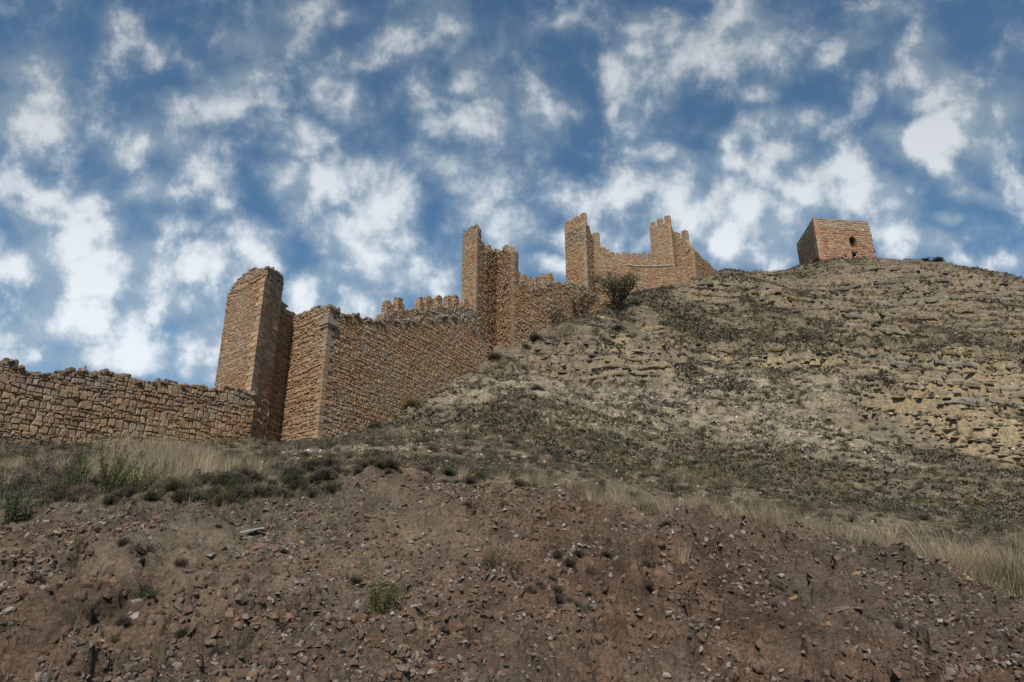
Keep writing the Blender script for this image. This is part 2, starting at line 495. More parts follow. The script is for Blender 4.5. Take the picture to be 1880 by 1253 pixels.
def masonry(acc, pl, s0, s1, bot, top, w=.4, h=.22, pal=PAL_WARM, gap=.03, prot=.07, rough=.2, flat=False, seed=0, holes=(), grey_top=0.0, dark=None):
    """courses of single stones laid on the plane between two height curves"""
    rg = np.random.default_rng(seed + 1000)
    if seed != 1 and seed not in (91, 92, 93, 94): w, h = w * .78, h * .78
    ss = np.linspace(s0, s1, 60)
    zb = np.array([float(bot(x)) for x in ss]).min(); zt = np.array([float(top(x)) for x in ss]).max()
    zs = [zb]
    while zs[-1] < zt + h:
        zs.append(zs[-1] + h * rg.uniform(.72, 1.3))
    cells = []
    def wob(x, k): return (vnoise(np.array([x / 1.7]), np.array([k * 3.1]), seed)[0] - .5) * h * 1.6 * rough * 2
    for k in range(len(zs) - 1):
        x = s0 - rg.uniform(0, w * .5)
        hc = zs[k + 1] - zs[k]
        while x < s1:
            ww = w * rg.uniform(.55, 1.5) * (0.75 + 0.5 * hc / h) ** .5
            x1 = min(x + ww, s1); x0 = max(x, s0); zq_ = (zs[k] + zs[k + 1]) / 2; jump = None
            for a_, b_, c_, d_ in holes:
                if c_ - .05 < zq_ < d_ + .05:
                    if x0 < a_ < x1: x1 = a_
                    elif a_ <= x0 < b_: jump = b_
            if jump is not None:
                x = jump; continue
            if s1 - x1 < w * .3: x1 = s1
            if x1 - x0 > w * .2:
                xm = (x0 + x1) / 2; zm = (zs[k] + zs[k + 1]) / 2
                tz = float(top(xm))
                if zm < tz and zm > float(bot(xm)) and not any(a - .02 < xm < b2 + .02 and c - .02 < zm < d + .02 for a, b2, c, d in holes):
                    lean = rg.normal(0, rough * w * .12)
                    j = rg.normal(0, rough * h * .22, 4)
                    cells.append(((x0, zs[k] + wob(x0, k) + j[0]), (x1, zs[k] + wob(x1, k) + j[1]),
                                  (x1 + lean, zs[k + 1] + wob(x1, k + 1) + j[2]), (x0 + lean, zs[k + 1] + wob(x0, k + 1) + j[3]), tz))
            x = x1 if x1 > x else x + ww
    if not cells: return
    P = np.array([[c[i] for i in range(4)] for c in cells]); TZ = np.array([c[4] for c in cells])
    N = len(P)
    c = P.mean(1, keepdims=True)
    kc = rg.uniform(.90, .97, (N, 4, 1)) if flat else rg.uniform(.84, .985, (N, 4, 1))
    cor = c + (P - c) * kc
    mid = (P + np.roll(P, -1, 1)) / 2
    km = rg.uniform(.96, .99, (N, 4, 1)) if flat else rg.uniform(.90, 1.0, (N, 4, 1))
    mid = c + (mid - c) * km
    ringp = np.empty((N, 8, 2)); ringp[:, 0::2] = cor; ringp[:, 1::2] = mid
    dv = ringp - c; ln = np.linalg.norm(dv, axis=2, keepdims=True)
    ringp = c + dv * np.clip((ln - gap * .5) / np.maximum(ln, 1e-4), .3, 1)
    d = prot * rg.uniform(.35, 1.25, (N, 1)); tl_ = .01 if flat else .05; tiltx = rg.normal(0, tl_, (N, 1)); tilty = rg.normal(0, tl_, (N, 1))
    def tl(pp): return d + (pp[..., 0] - c[..., 0]) * tiltx + (pp[..., 1] - c[..., 1]) * tilty
    r2 = c + (ringp - c) * (0.94 if flat else rg.uniform(.76, .88, (N, 1, 1)))
    V = np.empty((N, 25, 3))
    def put(sl, pp, dd): V[:, sl] = pl.xyz(pp[..., 0], dd, pp[..., 1])
    put(slice(0, 8), ringp, np.full((N, 8), -.10))
    put(slice(8, 16), ringp, tl(ringp) * (.9 if flat else .62) - (.0 if flat else .012))
    put(slice(16, 24), r2, tl(r2) + (0 if flat else rg.normal(0, prot * .08, (N, 8))))
    put(slice(24, 25), c, tl(c) * 1.04)
    q = []; t = []
    for i in range(8):
        i2 = (i + 1) % 8
        q.append((i, i2, 8 + i2, 8 + i)); q.append((8 + i, 8 + i2, 16 + i2, 16 + i)); t.append((16 + i, 16 + i2, 24))
    q = np.array(q); t = np.array(t)
    # winding: outward when u x z agrees with n
    if np.cross(np.array([pl.u[0], pl.u[1], 0]), np.array([0, 0, 1.]))[:2] @ pl.n < 0:
        q = q[:, ::-1]; t = t[:, ::-1]
    off = (np.arange(N) * 25)[:, None, None]
    col = pal[rg.integers(0, len(pal), N)] * rg.uniform(.82, 1.14, (N, 1))
    if grey_top > 0:
        f = np.clip(1 - (TZ - c[:, 0, 1]) / grey_top, 0, 1)[:, None] * .75
        g = PAL_GREY[rg.integers(0, len(PAL_GREY), N)] * rg.uniform(.6, 1.0, (N, 1))
        col = col * (1 - f) + g * f
    acc.add(V.reshape(-1, 3), (q[None] + off).reshape(-1, 4), (t[None] + off).reshape(-1, 3), np.repeat(col, 25, 0))


MORTAR = (.21, .15, .105)


def depth_limit(pl, S, thick, clips):
    """how deep a slab may reach behind its plane before it would come out through a neighbouring face"""
    S = np.asarray(S, float); D = np.full(S.shape, float(thick))
    for c in clips:
        a = (pl.p[0] + pl.u[0] * S - c.p[0]) * c.n[0] + (pl.p[1] + pl.u[1] * S - c.p[1]) * c.n[1]
        k = float(np.dot(pl.n, c.n))
        if k < -1e-3:
            D = np.minimum(D, np.maximum((a + .06) / k, .04))
    return D



def backing(acc, pl, s0, s1, bot, top, thick, front=-.03, tint=MORTAR, step=.3, holes=(), clip=()):
    """the core of the wall behind the stones, a solid with its own thickness"""
    n = max(2, int((s1 - s0) / step) + 1)
    S = np.linspace(s0, s1, n)
    zb = np.array([float(bot(x)) for x in S]); zt = np.array([float(top(x)) for x in S]) - .06
    zt = np.maximum(zt, zb + .05)
    fr = np.full(n, front); bk = -np.maximum(depth_limit(pl, S, thick, clip), .05 - front)
    V = np.concatenate([pl.xyz(S, fr, zb), pl.xyz(S, fr, zt), pl.xyz(S, bk, zt), pl.xyz(S, bk, zb)])
    Q = []
    for i in range(n - 1):
        if not holes:
            Q.append((i, i + 1, n + i + 1, n + i))
        Q += [(n + i, n + i + 1, 2 * n + i + 1, 2 * n + i), (2 * n + i, 2 * n + i + 1, 3 * n + i + 1, 3 * n + i)]
    Q += [(0, n, 2 * n, 3 * n), (n - 1, 4 * n - 1, 3 * n - 1, 2 * n - 1)]
    acc.add(V, Q, None, tint)
    if holes:
        es = sorted(set([s0, s1] + [v for hh in holes for v in hh[:2]])); zlo = zb.min(); zhi = zt.min()
        ez = sorted(set([zlo, zhi] + [v for hh in holes for v in hh[2:]]))
        for a, b2 in zip(es[:-1], es[1:]):
            for c, d in zip(ez[:-1], ez[1:]):
                if any(hh[0] < (a + b2) / 2 < hh[1] and hh[2] < (c + d) / 2 < hh[3] for hh in holes): continue
                acc.add(pl.xyz(np.array([a, b2, b2, a]), np.full(4, front), np.array([c, c, d, d])), [(0, 1, 2, 3)], None, tint)
        for a, b2 in zip(S[:-1], S[1:]):
            acc.add(pl.xyz(np.array([a, b2, b2, a]), np.full(4, front), np.array([zhi, zhi, top(b2) - .06, top(a) - .06])), [(0, 1, 2, 3)], None, tint)


def hull_rock(n, seed, sx=1, sy=1, sz=1):
    rg = np.random.default_rng(seed)
    p = rg.normal(0, 1, (n, 3)); p /= np.linalg.norm(p, axis=1, keepdims=True)
    p *= rg.uniform(.75, 1.0, (n, 1)) * np.array([sx, sy, sz])
    bm = bmesh.new()
    for v in p: bm.verts.new(v)
    r = bmesh.ops.convex_hull(bm, input=bm.verts)
    junk = [g for g in r['geom_interior'] if isinstance(g, bmesh.types.BMVert)]
    if junk: bmesh.ops.delete(bm, geom=junk, context='VERTS')
    bmesh.ops.recalc_face_normals(bm, faces=bm.faces)
    bm.verts.index_update()
    V = np.array([v.co[:] for v in bm.verts]); T = np.array([[v.index for v in f.verts] for f in bm.faces])
    bm.free()
    return V, T


CHIPS = [hull_rock(11, 300 + i, 1, RNG.uniform(.6, .9), RNG.uniform(.4, .75)) for i in range(8)]
BLOCKS = [hull_rock(22, 400 + i, 1, RNG.uniform(.65, .9), RNG.uniform(.5, .8)) for i in range(8)]


def rot_mats(n, rg, tilt=None, yaw=None):
    a = rg.uniform(0, 2 * np.pi, n) if yaw is None else yaw
    if tilt is None:
        b = np.arccos(rg.uniform(-1, 1, n)); c = rg.uniform(0, 2 * np.pi, n)
    else:
        b = rg.normal(0, tilt, n); c = rg.uniform(0, 2 * np.pi, n) if yaw is None else np.zeros(n)
    def rz(t):
        m = np.zeros((n, 3, 3)); m[:, 0, 0] = np.cos(t); m[:, 0, 1] = -np.sin(t); m[:, 1, 0] = np.sin(t); m[:, 1, 1] = np.cos(t); m[:, 2, 2] = 1
        return m
    mx = np.zeros((n, 3, 3)); mx[:, 0, 0] = 1; mx[:, 1, 1] = np.cos(b); mx[:, 1, 2] = -np.sin(b); mx[:, 2, 1] = np.sin(b); mx[:, 2, 2] = np.cos(b)
    return rz(a) @ mx @ rz(c)


def scatter(acc, protos, pos, size, cols, rg, tilt=None, yaw=None):
    """copies of small prototypes merged into the accumulator"""
    pos = np.asarray(pos); n = len(pos)
    if n == 0: return
    which = rg.integers(0, len(protos), n); M = rot_mats(n, rg, tilt, yaw)
    size = np.broadcast_to(np.asarray(size, float), (n,))
    for k, pr in enumerate(protos):
        V, T = pr[0], pr[1]
        idx = np.where(which == k)[0]
        if len(idx) == 0: continue
        W = np.einsum('nij,vj->nvi', M[idx] * size[idx, None, None], V) + pos[idx, None]
        off = (np.arange(len(idx)) * len(V))[:, None, None]
        C = np.repeat(cols[idx], len(V), 0)
        if len(pr) > 2: C = C * np.tile(pr[2], (len(idx), 1))
        tt = (T[None] + off).reshape(-1, T.shape[1])
        acc.add(W.reshape(-1, 3), tt if T.shape[1] == 4 else None, tt if T.shape[1] == 3 else None, C)


def rubble_top(acc, pl, s0, s1, top, thick, size=.2, dens=8, seed=0, pal=PAL_GREY, front=.02, up=.0, clip=()):
    rg = np.random.default_rng(seed + 77)
    n = int((s1 - s0) * dens)
    if n < 1: return
    S = rg.uniform(s0, s1, n); D = -rg.uniform(0, 1, n) ** 1.4 * depth_limit(pl, S, thick, clip) * .9 + front
    Z = np.array([float(top(x)) for x in S]) - .05 + rg.normal(0, .05, n) + up
    acc_cols = pal[rg.integers(0, len(pal), n)] * rg.uniform(.55, 1.05, (n, 1))
    scatter(acc, BLOCKS, pl.xyz(S, D, Z), size * rg.uniform(.4, 1.05, n), acc_cols, rg)


def quoins(acc, pl, s, side, z0, z1, w=.55, h=.32, pal=PAL_WARM, seed=0, proud=.06, bright=1.1, pl2=None, side2=1):
    """dressed blocks turning the corner, long on one face and short on the other by turns"""
    rg = np.random.default_rng(seed + 55)
    K = pl.p + pl.u * s; a = pl.u * side; b = pl2.u * side2; n1, n2 = pl.n, pl2.n
    z = z0; k = 0
    while z < z1:
        hh = h * rg.uniform(.85, 1.15); lo = w * rg.uniform(.9, 1.1); sh = lo * .6
        w1, w2 = (lo, sh) if k % 2 else (sh, lo)
        pr = proud * rg.uniform(.85, 1.1); g = .008
        def outline(p, e):
            O = np.linalg.solve(np.array([n1, n2]), np.array([n1 @ K + p, n2 @ K + p]))
            return [O, K + a * (w1 - e) + n1 * p, K + a * (w1 - e) - n1 * .12, K + a * .1 + b * .1, K + b * (w2 - e) - n2 * .12, K + b * (w2 - e) + n2 * p]
        V = []
        for (p, e, zz) in ((pr - .015, .012, z + g), (pr, 0, z + g + .02), (pr, 0, z + hh - g - .02), (pr - .015, .012, z + hh - g)):
            V += [(q[0], q[1], zz) for q in outline(p, e)]
        Q = [(6 * r + i, 6 * r + (i + 1) % 6, 6 * r + 6 + (i + 1) % 6, 6 * r + 6 + i) for r in range(3) for i in range(6)]
        Q += [(18, 19, 20, 21), (18, 21, 22, 23), (3, 2, 1, 0), (5, 4, 3, 0)]
        acc.add(np.array(V), Q, None, pal[rg.integers(0, len(pal))] * bright * rg.uniform(.93, 1.07))
        z += hh; k += 1


def const(v): return lambda x: v


def merlon(parent, pl, box, seed, thick=.55, stone=(.28, .17), pal=PAL_WARM, worn=.3, label=None):
    """one merlon: stones on the front and on both cheeks round a core, with a worn cap"""
    x0, x1, yt, yb = box
    a = pl.hit(x0, yb); b2 = pl.hit(x1, yb); t = pl.hit((x0 + x1) / 2, yt)
    s0, s1 = min(a[0], b2[0]), max(a[0], b2[0]); sh = (s1 - s0) * (.145 if thick < .3 else .10); s0 += sh; s1 -= sh; z0 = min(a[1], b2[1]) - .25; z1 = t[1]
    rg = np.random.default_rng(seed + 9)
    ac = Acc()
    ph = rg.uniform(-.35, .35)
    def top(x):
        u = (x - (s0 + s1) / 2) / (s1 - s0) * 2
        return z1 - worn * (z1 - z0) * .55 * abs(u + ph) ** 1.6 - .02
    if worn > .25: backing(ac, pl, s0 + .04, s1 - .04, const(z0), top, thick, step=.12)
    else: backing(ac, pl, s0, s1, const(z0), lambda x: z1 + .05 - .12 * abs(x - (s0 + s1) / 2), thick, 0.0, (.29, .205, .135), step=.12)
    masonry(ac, pl, s0, s1, const(z0), top, stone[0], stone[1], pal, .03, .06, .3, seed=seed, grey_top=.35)
    for s in (s0, s1):
        P0 = pl.xyz(np.array([s]), np.array([0.]), 0)[0]; P1 = pl.xyz(np.array([s]), np.array([-thick]), 0)[0]
        sp = Plane(P0, P1)
        out = pl.u * (1 if s == s1 else -1)
        if np.dot(sp.n, out) < 0: sp.n = -sp.n
        tz = float(top(s))
        masonry(ac, sp, 0, thick, const(z0), const(tz), stone[0], stone[1], pal, .03, .05, .3, seed=seed + 3)
    if worn > .25: rubble_top(ac, pl, s0 + .05, s1 - .05, top, thick, .15, 12, seed, front=0)
    else: rubble_top(ac, pl, s0 + .15, s1 - .15, top, thick, .10, 8, seed, front=-.1)
    o = ac.build('merlon', M_STONE, parent)
    if label: o['label'] = label
    return o


def V2(px, py, Y): return at(px, py, Y)


# ---- plan points (x, y) taken where the corners stand
A1 = V2(395, 705, 40.0); B1 = V2(462, 705, 37.0); D1 = V2(542, 588, 41.2); E1 = V2(603, 590, 38.4)
F1 = V2(905, 640, 58.0)
A2 = V2(848, 500, 61.5); B2 = V2(875, 500, 59.0); D2 = V2(912, 520, 64.5); E2 = V2(940, 520, 60.0)
G3 = V2(1100, 540, 75.5)
A3 = V2(1037, 440, 76.0); B3 = V2(1077, 480, 73.2); C3 = V2(1090, 470, 76.5)
A4 = V2(1193, 430, 93.5); B4 = V2(1234, 450, 90.5); C4 = V2(1242, 460, 94.0); E4 = V2(1274, 470, 91.5); F5 = V2(1319, 503, 103)

# ---------------------------------------------------------------- 1. long rubble wall on the left
W1a = V2(-120, 750, 26.0); W1b = V2(466, 750, 36.6)
p1 = Plane(W1a, W1b)
t1 = p1.line([(-120, 660), (0, 661), (30, 668), (60, 684), (85, 692), (112, 690), (130, 682), (160, 676), (195, 682), (225, 690), (255, 696), (290, 703), (330, 707), (365, 709), (400, 712), (436, 716), (452, 720), (463, 722)], .28)
base = p1.xyz(np.array([p1.L / 2]), np.array([0.]), 0)[0]; base[2] = float(height(base[0], base[1])) - .3
wall1 = thing('rampart', 'long low rampart of big rough rubble standing behind the weedy bank top', 'wall', base)
ac = Acc()
backing(ac, p1, 0, p1.L, p1.ground(1.2), t1, 1.3)
masonry(ac, p1, 0, p1.L, p1.ground(.8), t1, .25, .155, PAL_WARM * np.array([.80, .80, .80]), .024, .062, .75, seed=1, grey_top=1.6)
rubble_top(ac, p1, 0, p1.L, t1, 1.3, .26, 22, 2, PAL_GREY * .55); rubble_top(ac, p1, 0, p1.L, t1, 1.3, .16, 16, 4, PAL_GREY * .5, up=.08)
ac.build('masonry', M_STONE, wall1)

# ---------------------------------------------------------------- 2. near tower
tb = (B1 + D1) / 2; tb = np.array([tb[0], tb[1], float(height(B1[0], B1[1]))])
tow1 = thing('ruined_tower', 'tall ruined tower with ragged top, standing at the end of the long low rampart', 'tower', tb)
pAB, pBD = Plane(A1, B1), Plane(B1, D1)
tAB = pAB.line([(417, 552), (421, 540), (427, 528), (433, 519), (442, 509), (452, 502), (462, 496), (472, 493), (487, 492)], .2)
tBD = pBD.line([(487, 492), (499, 490), (506, 496), (512, 499), (519, 508)], .2)
sC = pBD.hit(508, 620)[0]
# lower zone of the faces is rougher; the smooth rendering starts above
zm = pBD.hit(495, 735)[1]
def upper(t, a): return lambda x: t(x) - a
ac = Acc()
backing(ac, pAB, 0, pAB.L - .02, pAB.ground(1.5), tAB, 1.1, -.005, (.30, .215, .145), clip=[pBD])
masonry(ac, pAB, 0, pAB.L - .45, pAB.ground(1), lambda x: tAB(x) - .95, .27, .15, PAL_WARM * .92, .014, .035, .45, seed=11)
masonry(ac, pAB, 0, pAB.L, lambda x: tAB(x) - 1.0, tAB, .40, .22, PAL_WARM * .92, .03, .07, .5, seed=12, grey_top=1.0)
ac.build('masonry', M_STONE, tow1)
ac = Acc()
backing(ac, pBD, .02, sC, pBD.ground(1.5), tBD, 1.4, -.005, (.29, .21, .145), clip=[pAB])
masonry(ac, pBD, 0, sC, const(zm), lambda x: tBD(x) - .9, .5, .27, PAL_WARM * .98, .012, .045, .1, flat=True, seed=13)
masonry(ac, pBD, 0, sC, pBD.ground(1), const(zm), .38, .22, PAL_WARM * .97, .03, .10, .5, seed=14)
masonry(ac, pBD, 0, sC, lambda x: tBD(x) - .9, tBD, .38, .21, PAL_GREY, .03, .09, .5, seed=15)
ac_q = Acc(); quoins(ac_q, pAB, pAB.L, -1, zm, float(tAB(pAB.L)) - .7, .62, .30, PAL_WARM, 3, .075, 1.08, pBD, 1)
rubble_top(ac, pAB, 0, pAB.L, tAB, 1.1, .2, 18, 5, clip=[pBD]); rubble_top(ac, pBD, 0, sC, tBD, 1.3, .2, 18, 6, clip=[pAB])
ac.build('ashlar_pier', M_STONE, tow1); ac_q.build('corner_stones', M_STONE, tow1)
pCD = Plane(B1, D1, -.22)
tCD = pCD.line([(516, 552), (521, 553), (526, 560), (528, 570), (533, 573), (545, 577)], .25)
ac = Acc()
backing(ac, pCD, sC - .3, pCD.L + .9, pCD.ground(1.5), tCD, 1.0)
masonry(ac, pCD, sC, pCD.L + .4, pCD.ground(1), tCD, .33, .2, PAL_WARM * .88, .03, .09, .45, seed=16, grey_top=.7)  # shade of the recess is put into the stone tint
rubble_top(ac, pCD, sC, pCD.L, tCD, 1.0, .22, 14, 7)
ac.build('masonry', M_STONE, tow1)

# ---------------------------------------------------------------- 3. curtain wall climbing the hill
pDE, pEF = Plane(D1, E1), Plane(E1, F1)
wb = (E1 + F1) / 2; wb[2] = float(height(wb[0], wb[1])) - .3
wall2 = thing('rampart', 'long tall brown curtain wall with a smooth corner pilaster, climbing beside the scree slope', 'wall', wb)
tDE = pDE.line([(545, 577), (560, 570), (575, 564), (590, 561), (603, 563)], .3)
tEF = pEF.line([(600, 563), (612, 562), (622, 566), (640, 575), (658, 583), (672, 588), (690, 588), (710, 590), (735, 590), (760, 588), (785, 584), (805, 584), (825, 583), (842, 586), (858, 593), (870, 602), (880, 612), (890, 624), (899, 636), (905, 645)], .4)
ac = Acc()
backing(ac, pDE, -.7, pDE.L - .02, pDE.ground(1.5), tDE, 1.0, clip=[pEF])
masonry(ac, pDE, -.5, pDE.L - .05, pDE.ground(1), tDE, .33, .2, PAL_WARM * .92, .03, .09, .45, seed=21, grey_top=.8, holes=[])
rubble_top(ac, pDE, 0, pDE.L, tDE, 1.0, .2, 14, 8, clip=[pEF])
ac.build('masonry', M_STONE, wall2)
ac = Acc()
backing(ac, pEF, .02, pEF.L, pEF.ground(1.5), tEF, 2.4, clip=[pDE])
masonry(ac, pEF, 0, pEF.L, pEF.ground(1), tEF, .31, .185, PAL_WARM * 1.0, .020, .045, .42, seed=22, grey_top=.9)
rubble_top(ac, pEF, 0, pEF.L, tEF, 2.2, .26, 34, 9, PAL_GREY * .6, clip=[pDE]); rubble_top(ac, pEF, 0, pEF.L, tEF, 2.2, .17, 30, 10, PAL_GREY * .55, up=.1, clip=[pDE])
ac.build('masonry', M_STONE, wall2)
# dressed pilaster at the corner with its moulded cap
zc0 = pDE.hit(592, 700)[1]; zc1 = pDE.hit(598, 602)[1]
ac = Acc()
quoins(ac, pDE, pDE.L, -1, zc0, zc1, .55, .36, PAL_WARM[[0, 2, 3]], 8, .07, .90, pEF, 1)
ac2 = Acc(); quoins(ac2, pDE, pDE.L, -1, float(pEF.ground(.6)(0)), zc0, .5, .24, PAL_WARM, 9, .07, .95, pEF, 1); ac2.build('corner_stones', M_STONE, wall2); ac2 = Acc(); quoins(ac2, pDE, pDE.L, -1, zc1 + .3, float(tDE(pDE.L)) - .1, .5, .24, PAL_GREY, 10, .08, .95, pEF, 1); ac2.build('corner_stones', M_STONE, wall2)
o = ac.build('corner_pilaster', M_STONE, wall2); o['label'] = 'smooth dressed corner pilaster'
ac = Acc()
for k, (ex, zz, hh) in enumerate(((.10, 0, .16), (.17, .16, .18), (.12, .34, .22))):
    u0, u1 = pDE, pEF
    c0 = pDE.xyz(np.array([pDE.L - .5 - ex]), np.array([.06 + ex]), 0)[0]; c1 = pDE.xyz(np.array([pDE.L]), np.array([.06 + ex]), 0)[0] + np.array([*(pEF.n * (.06 + ex)), 0])
    c2 = pEF.xyz(np.array([.5 + ex]), np.array([.06 + ex]), 0)[0]; c3 = pEF.xyz(np.array([.6]), np.array([-.5]), 0)[0]
    lo = np.array([c0, c1, c2, c3]); lo[:, 2] = zc1 + zz; hi = lo.copy(); hi[:, 2] = zc1 + zz + hh
    ac.add(np.concatenate([lo, hi]), [(0, 1, 5, 4), (1, 2, 6, 5), (2, 3, 7, 6), (3, 0, 4, 7), (4, 5, 6, 7), (3, 2, 1, 0)], None, (.26, .205, .15))
o = ac.build('pilaster_cap', M_STONE, wall2)
# parapet on the far edge of the wall walk
pPA = Plane(E1, F1, -1.7)
tPA = pPA.line([(703, 574), (712, 572), (726, 571), (745, 571), (755, 567), (768, 565), (780, 565), (800, 562), (818, 560), (848, 561), (862, 566), (875, 574), (884, 588)], .25)
s0 = pPA.hit(704, 575)[0]; s1 = pPA.hit(880, 580)[0]
ac = Acc()
backing(ac, pPA, s0, s1, lambda x: tEF(x) - .8, tPA, .6)
masonry(ac, pPA, s0, s1, lambda x: tEF(x) - .8, tPA, .3, .17, PAL_GREY * 1.05, .03, .09, .6, seed=23)
rubble_top(ac, pPA, s0, s1, tPA, .6, .15, 10, 12)
ac.build('parapet', M_STONE, wall2)
for k, bx in enumerate([(706.5, 723, 551, 570), (727.5, 743.5, 546, 570), (768.5, 777.8, 545, 563), (780, 795.5, 543, 563), (799, 813.5, 541, 560), (819.5, 830.5, 543, 558), (831.5, 844.5, 541, 558), (850, 861, 547, 562)]):
    merlon(wall2, pPA, bx, 100 + k, .4, (.3, .18), PAL_WARM * 1.05, .45)

# ---------------------------------------------------------------- 4. second tower
tb = np.array([*((B2 + E2) / 2)[:2], 0]); tb[2] = float(height(E2[0], E2[1]))
tow2 = thing('open_tower', 'tall open-backed tower with one high pointed horn, between the two longest curtain walls', 'tower', tb)
q1, q2, q3, q4 = Plane(A2, B2), Plane(B2, D2), Plane(D2, E2), Plane(E2, G3)
tq1 = q1.line([(848.5, 434), (852, 428), (857, 424), (862, 419), (868, 416), (874, 415)], .3)
tq2 = q2.line([(874, 415.5), (877, 419), (880, 424), (882.5, 430), (883, 441), (886, 446), (892, 455), (897, 457), (903, 462), (908, 464), (913, 466), (917, 466)], .3)
tq3 = q3.line([(910, 463), (917, 461), (922, 460), (930, 460), (936, 462), (940, 465)], .3)
def lowg(p, lo): return lambda x: np.minimum(p.ground(1.0)(x), lo)
glow = float(height(E2[0], E2[1])) - 1.5
zmid = q2.hit(890, 560)[1]
ac = Acc(); backing(ac, q1, 0, q1.L - .02, const(glow), tq1, 1.0, -.005, (.32, .225, .15), clip=[q2]); masonry(ac, q1, 0, q1.L, const(glow), tq1, .36, .2, PAL_WARM * 1.06, .014, .04, .3, seed=31, grey_top=1.5)  # sunlit face: palette brightened to carry the light
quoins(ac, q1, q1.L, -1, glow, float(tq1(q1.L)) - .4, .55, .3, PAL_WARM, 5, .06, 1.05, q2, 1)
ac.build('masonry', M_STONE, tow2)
ac = Acc(); backing(ac, q2, .02, q2.L + .3, const(glow), tq2, 1.0, clip=[q1]); masonry(ac, q2, 0, q2.L * .38, const(glow), tq2, .5, .25, PAL_WARM * .9, .02, .06, .2, seed=32, grey_top=.8)  # face turned from the sun: shade tinted into the stones
masonry(ac, q2, q2.L * .38, q2.L, const(glow), tq2, .38, .21, PAL_WARM * .88, .04, .10, .4, seed=33, grey_top=.8)  # same shaded face, palette darkened here too
ac.build('masonry', M_STONE, tow2)
ac = Acc(); backing(ac, q3, -.4, q3.L - .02, const(glow), tq3, 1.0, clip=[q4]); masonry(ac, q3, 0, q3.L, const(glow), tq3, .38, .21, PAL_WARM * .98, .045, .10, .35, seed=34, grey_top=.8)
ac.build('masonry', M_STONE, tow2)
sE = q4.hit(945.5, 490)[0]
tq4 = q4.line([(940, 464), (942, 467), (944, 478), (945, 492)])
ac = Acc(); backing(ac, q4, .02, sE, const(glow), tq4, 3.0, step=.1, clip=[q3]); masonry(ac, q4, 0, sE, const(glow), tq4, .42, .24, PAL_WARM * .9, .045, .1, .35, seed=35, grey_top=.8)  # flank away from the sun, palette darkened as shade
quoins(ac, q3, q3.L, -1, glow, float(tq3(q3.L)) - .4, .5, .26, PAL_WARM, 15, .08, 1.0, q4, 1)
rubble_top(ac, q1, 0, q1.L, tq1, 1.0, .22, 14, 21, clip=[q2]); rubble_top(ac, q2, 0, q2.L, tq2, .9, .22, 14, 22, clip=[q1]); rubble_top(ac, q3, 0, q3.L, tq3, .9, .22, 14, 23, clip=[q4])
ac.build('masonry', M_STONE, tow2)
merlon(tow2, Plane(B2, D2, -.3), (894.5, 905, 451, 461), 130, .8, (.34, .2), PAL_WARM * 1.05, .4)
merlon(tow2, Plane(B2, D2, -.3), (907.5, 914, 457, 465), 131, .8, (.34, .2), PAL_WARM * 1.05, .4)
merlon(tow2, Plane(D2, E2, -.2), (920, 933, 451.5, 463), 132, .9, (.34, .2), PAL_WARM * 1.1, .4)

# ---------------------------------------------------------------- 5. curtain wall between second and third tower
wb = (E2 + G3) / 2; wb[2] = float(height(wb[0], wb[1])) - .3
wall3 = thing('rampart', 'curtain wall with six worn merlons, behind the two small trees', 'wall', wb)
t4 = q4.line([(941, 508), (948, 513), (958, 521), (970, 529), (983, 532), (996, 530), (1008, 523), (1019, 518), (1030, 518), (1039, 518), (1060, 521), (1079, 529), (1090, 537), (1100, 545)], .35)
ac = Acc(); backing(ac, q4, sE - .4, q4.L, q4.ground(1.5), t4, 2.2, clip=[q3]); masonry(ac, q4, sE, q4.L, q4.ground(1), t4, .38, .21, PAL_WARM * .94, .04, .10, .4, seed=41, grey_top=1.0)
rubble_top(ac, q4, sE, q4.L, t4, 2.0, .26, 26, 31, PAL_GREY * .6); ac.build('masonry', M_STONE, wall3)
q4p = Plane(E2, G3, -1.5)
tp = q4p.line([(944, 511), (957, 514), (969, 518), (980, 520), (992, 519.5), (1005, 519), (1018, 518), (1024, 521)])
s0 = q4p.hit(945, 515)[0]; s1 = q4p.hit(1020, 518)[0]
ac = Acc(); backing(ac, q4p, s0, s1, lambda x: t4(x) - .8, tp, .6); masonry(ac, q4p, s0, s1, lambda x: t4(x) - .8, tp, .38, .22, PAL_GREY * 1.15, .03, .07, .4, seed=42)
ac.build('parapet', M_STONE, wall3)
for k, bx in enumerate([(946, 956.7, 496, 512), (958.7, 968.6, 502, 514), (970.5, 979.5, 509.5, 518.5), (981.3, 992.2, 506.5, 517.5), (994.8, 1004.3, 504.5, 516.5), (1007, 1018, 501.5, 516)]):
    merlon(wall3, q4p, bx, 140 + k, .38, (.34, .2), PAL_WARM * 1.02, .45)

# ---------------------------------------------------------------- 6. third tower
tb = np.array([*B3[:2], float(height(B3[0], B3[1]))])
tow3 = thing('crenellated_tower', 'crenellated tower with patched grey stonework, directly behind the leafy trees', 'tower', tb)
r1, r2 = Plane(A3, B3), Plane(B3, C3)
tr1 = r1.line([(1035, 415.5), (1048, 415), (1061, 410), (1078, 408.6)])
tr2 = r2.line([(1075, 412), (1080.5, 414), (1082, 424), (1085, 428), (1087, 436), (1090, 446)])
ac = Acc(); backing(ac, r1, 0, r1.L, const(tb[2] - 2), tr1, 2.2, -.03, (.33, .23, .15), clip=[r2])
zr = r1.hit(1060, 430)[1]; zr2 = r1.hit(1060, 446)[1]
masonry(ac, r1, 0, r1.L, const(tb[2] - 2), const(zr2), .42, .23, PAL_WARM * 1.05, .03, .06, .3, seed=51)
masonry(ac, r1, 0, r1.L, const(zr2), const(zr + .9), .46, .26, PAL_GREY * 1.05, .05, .1, .35, seed=52)
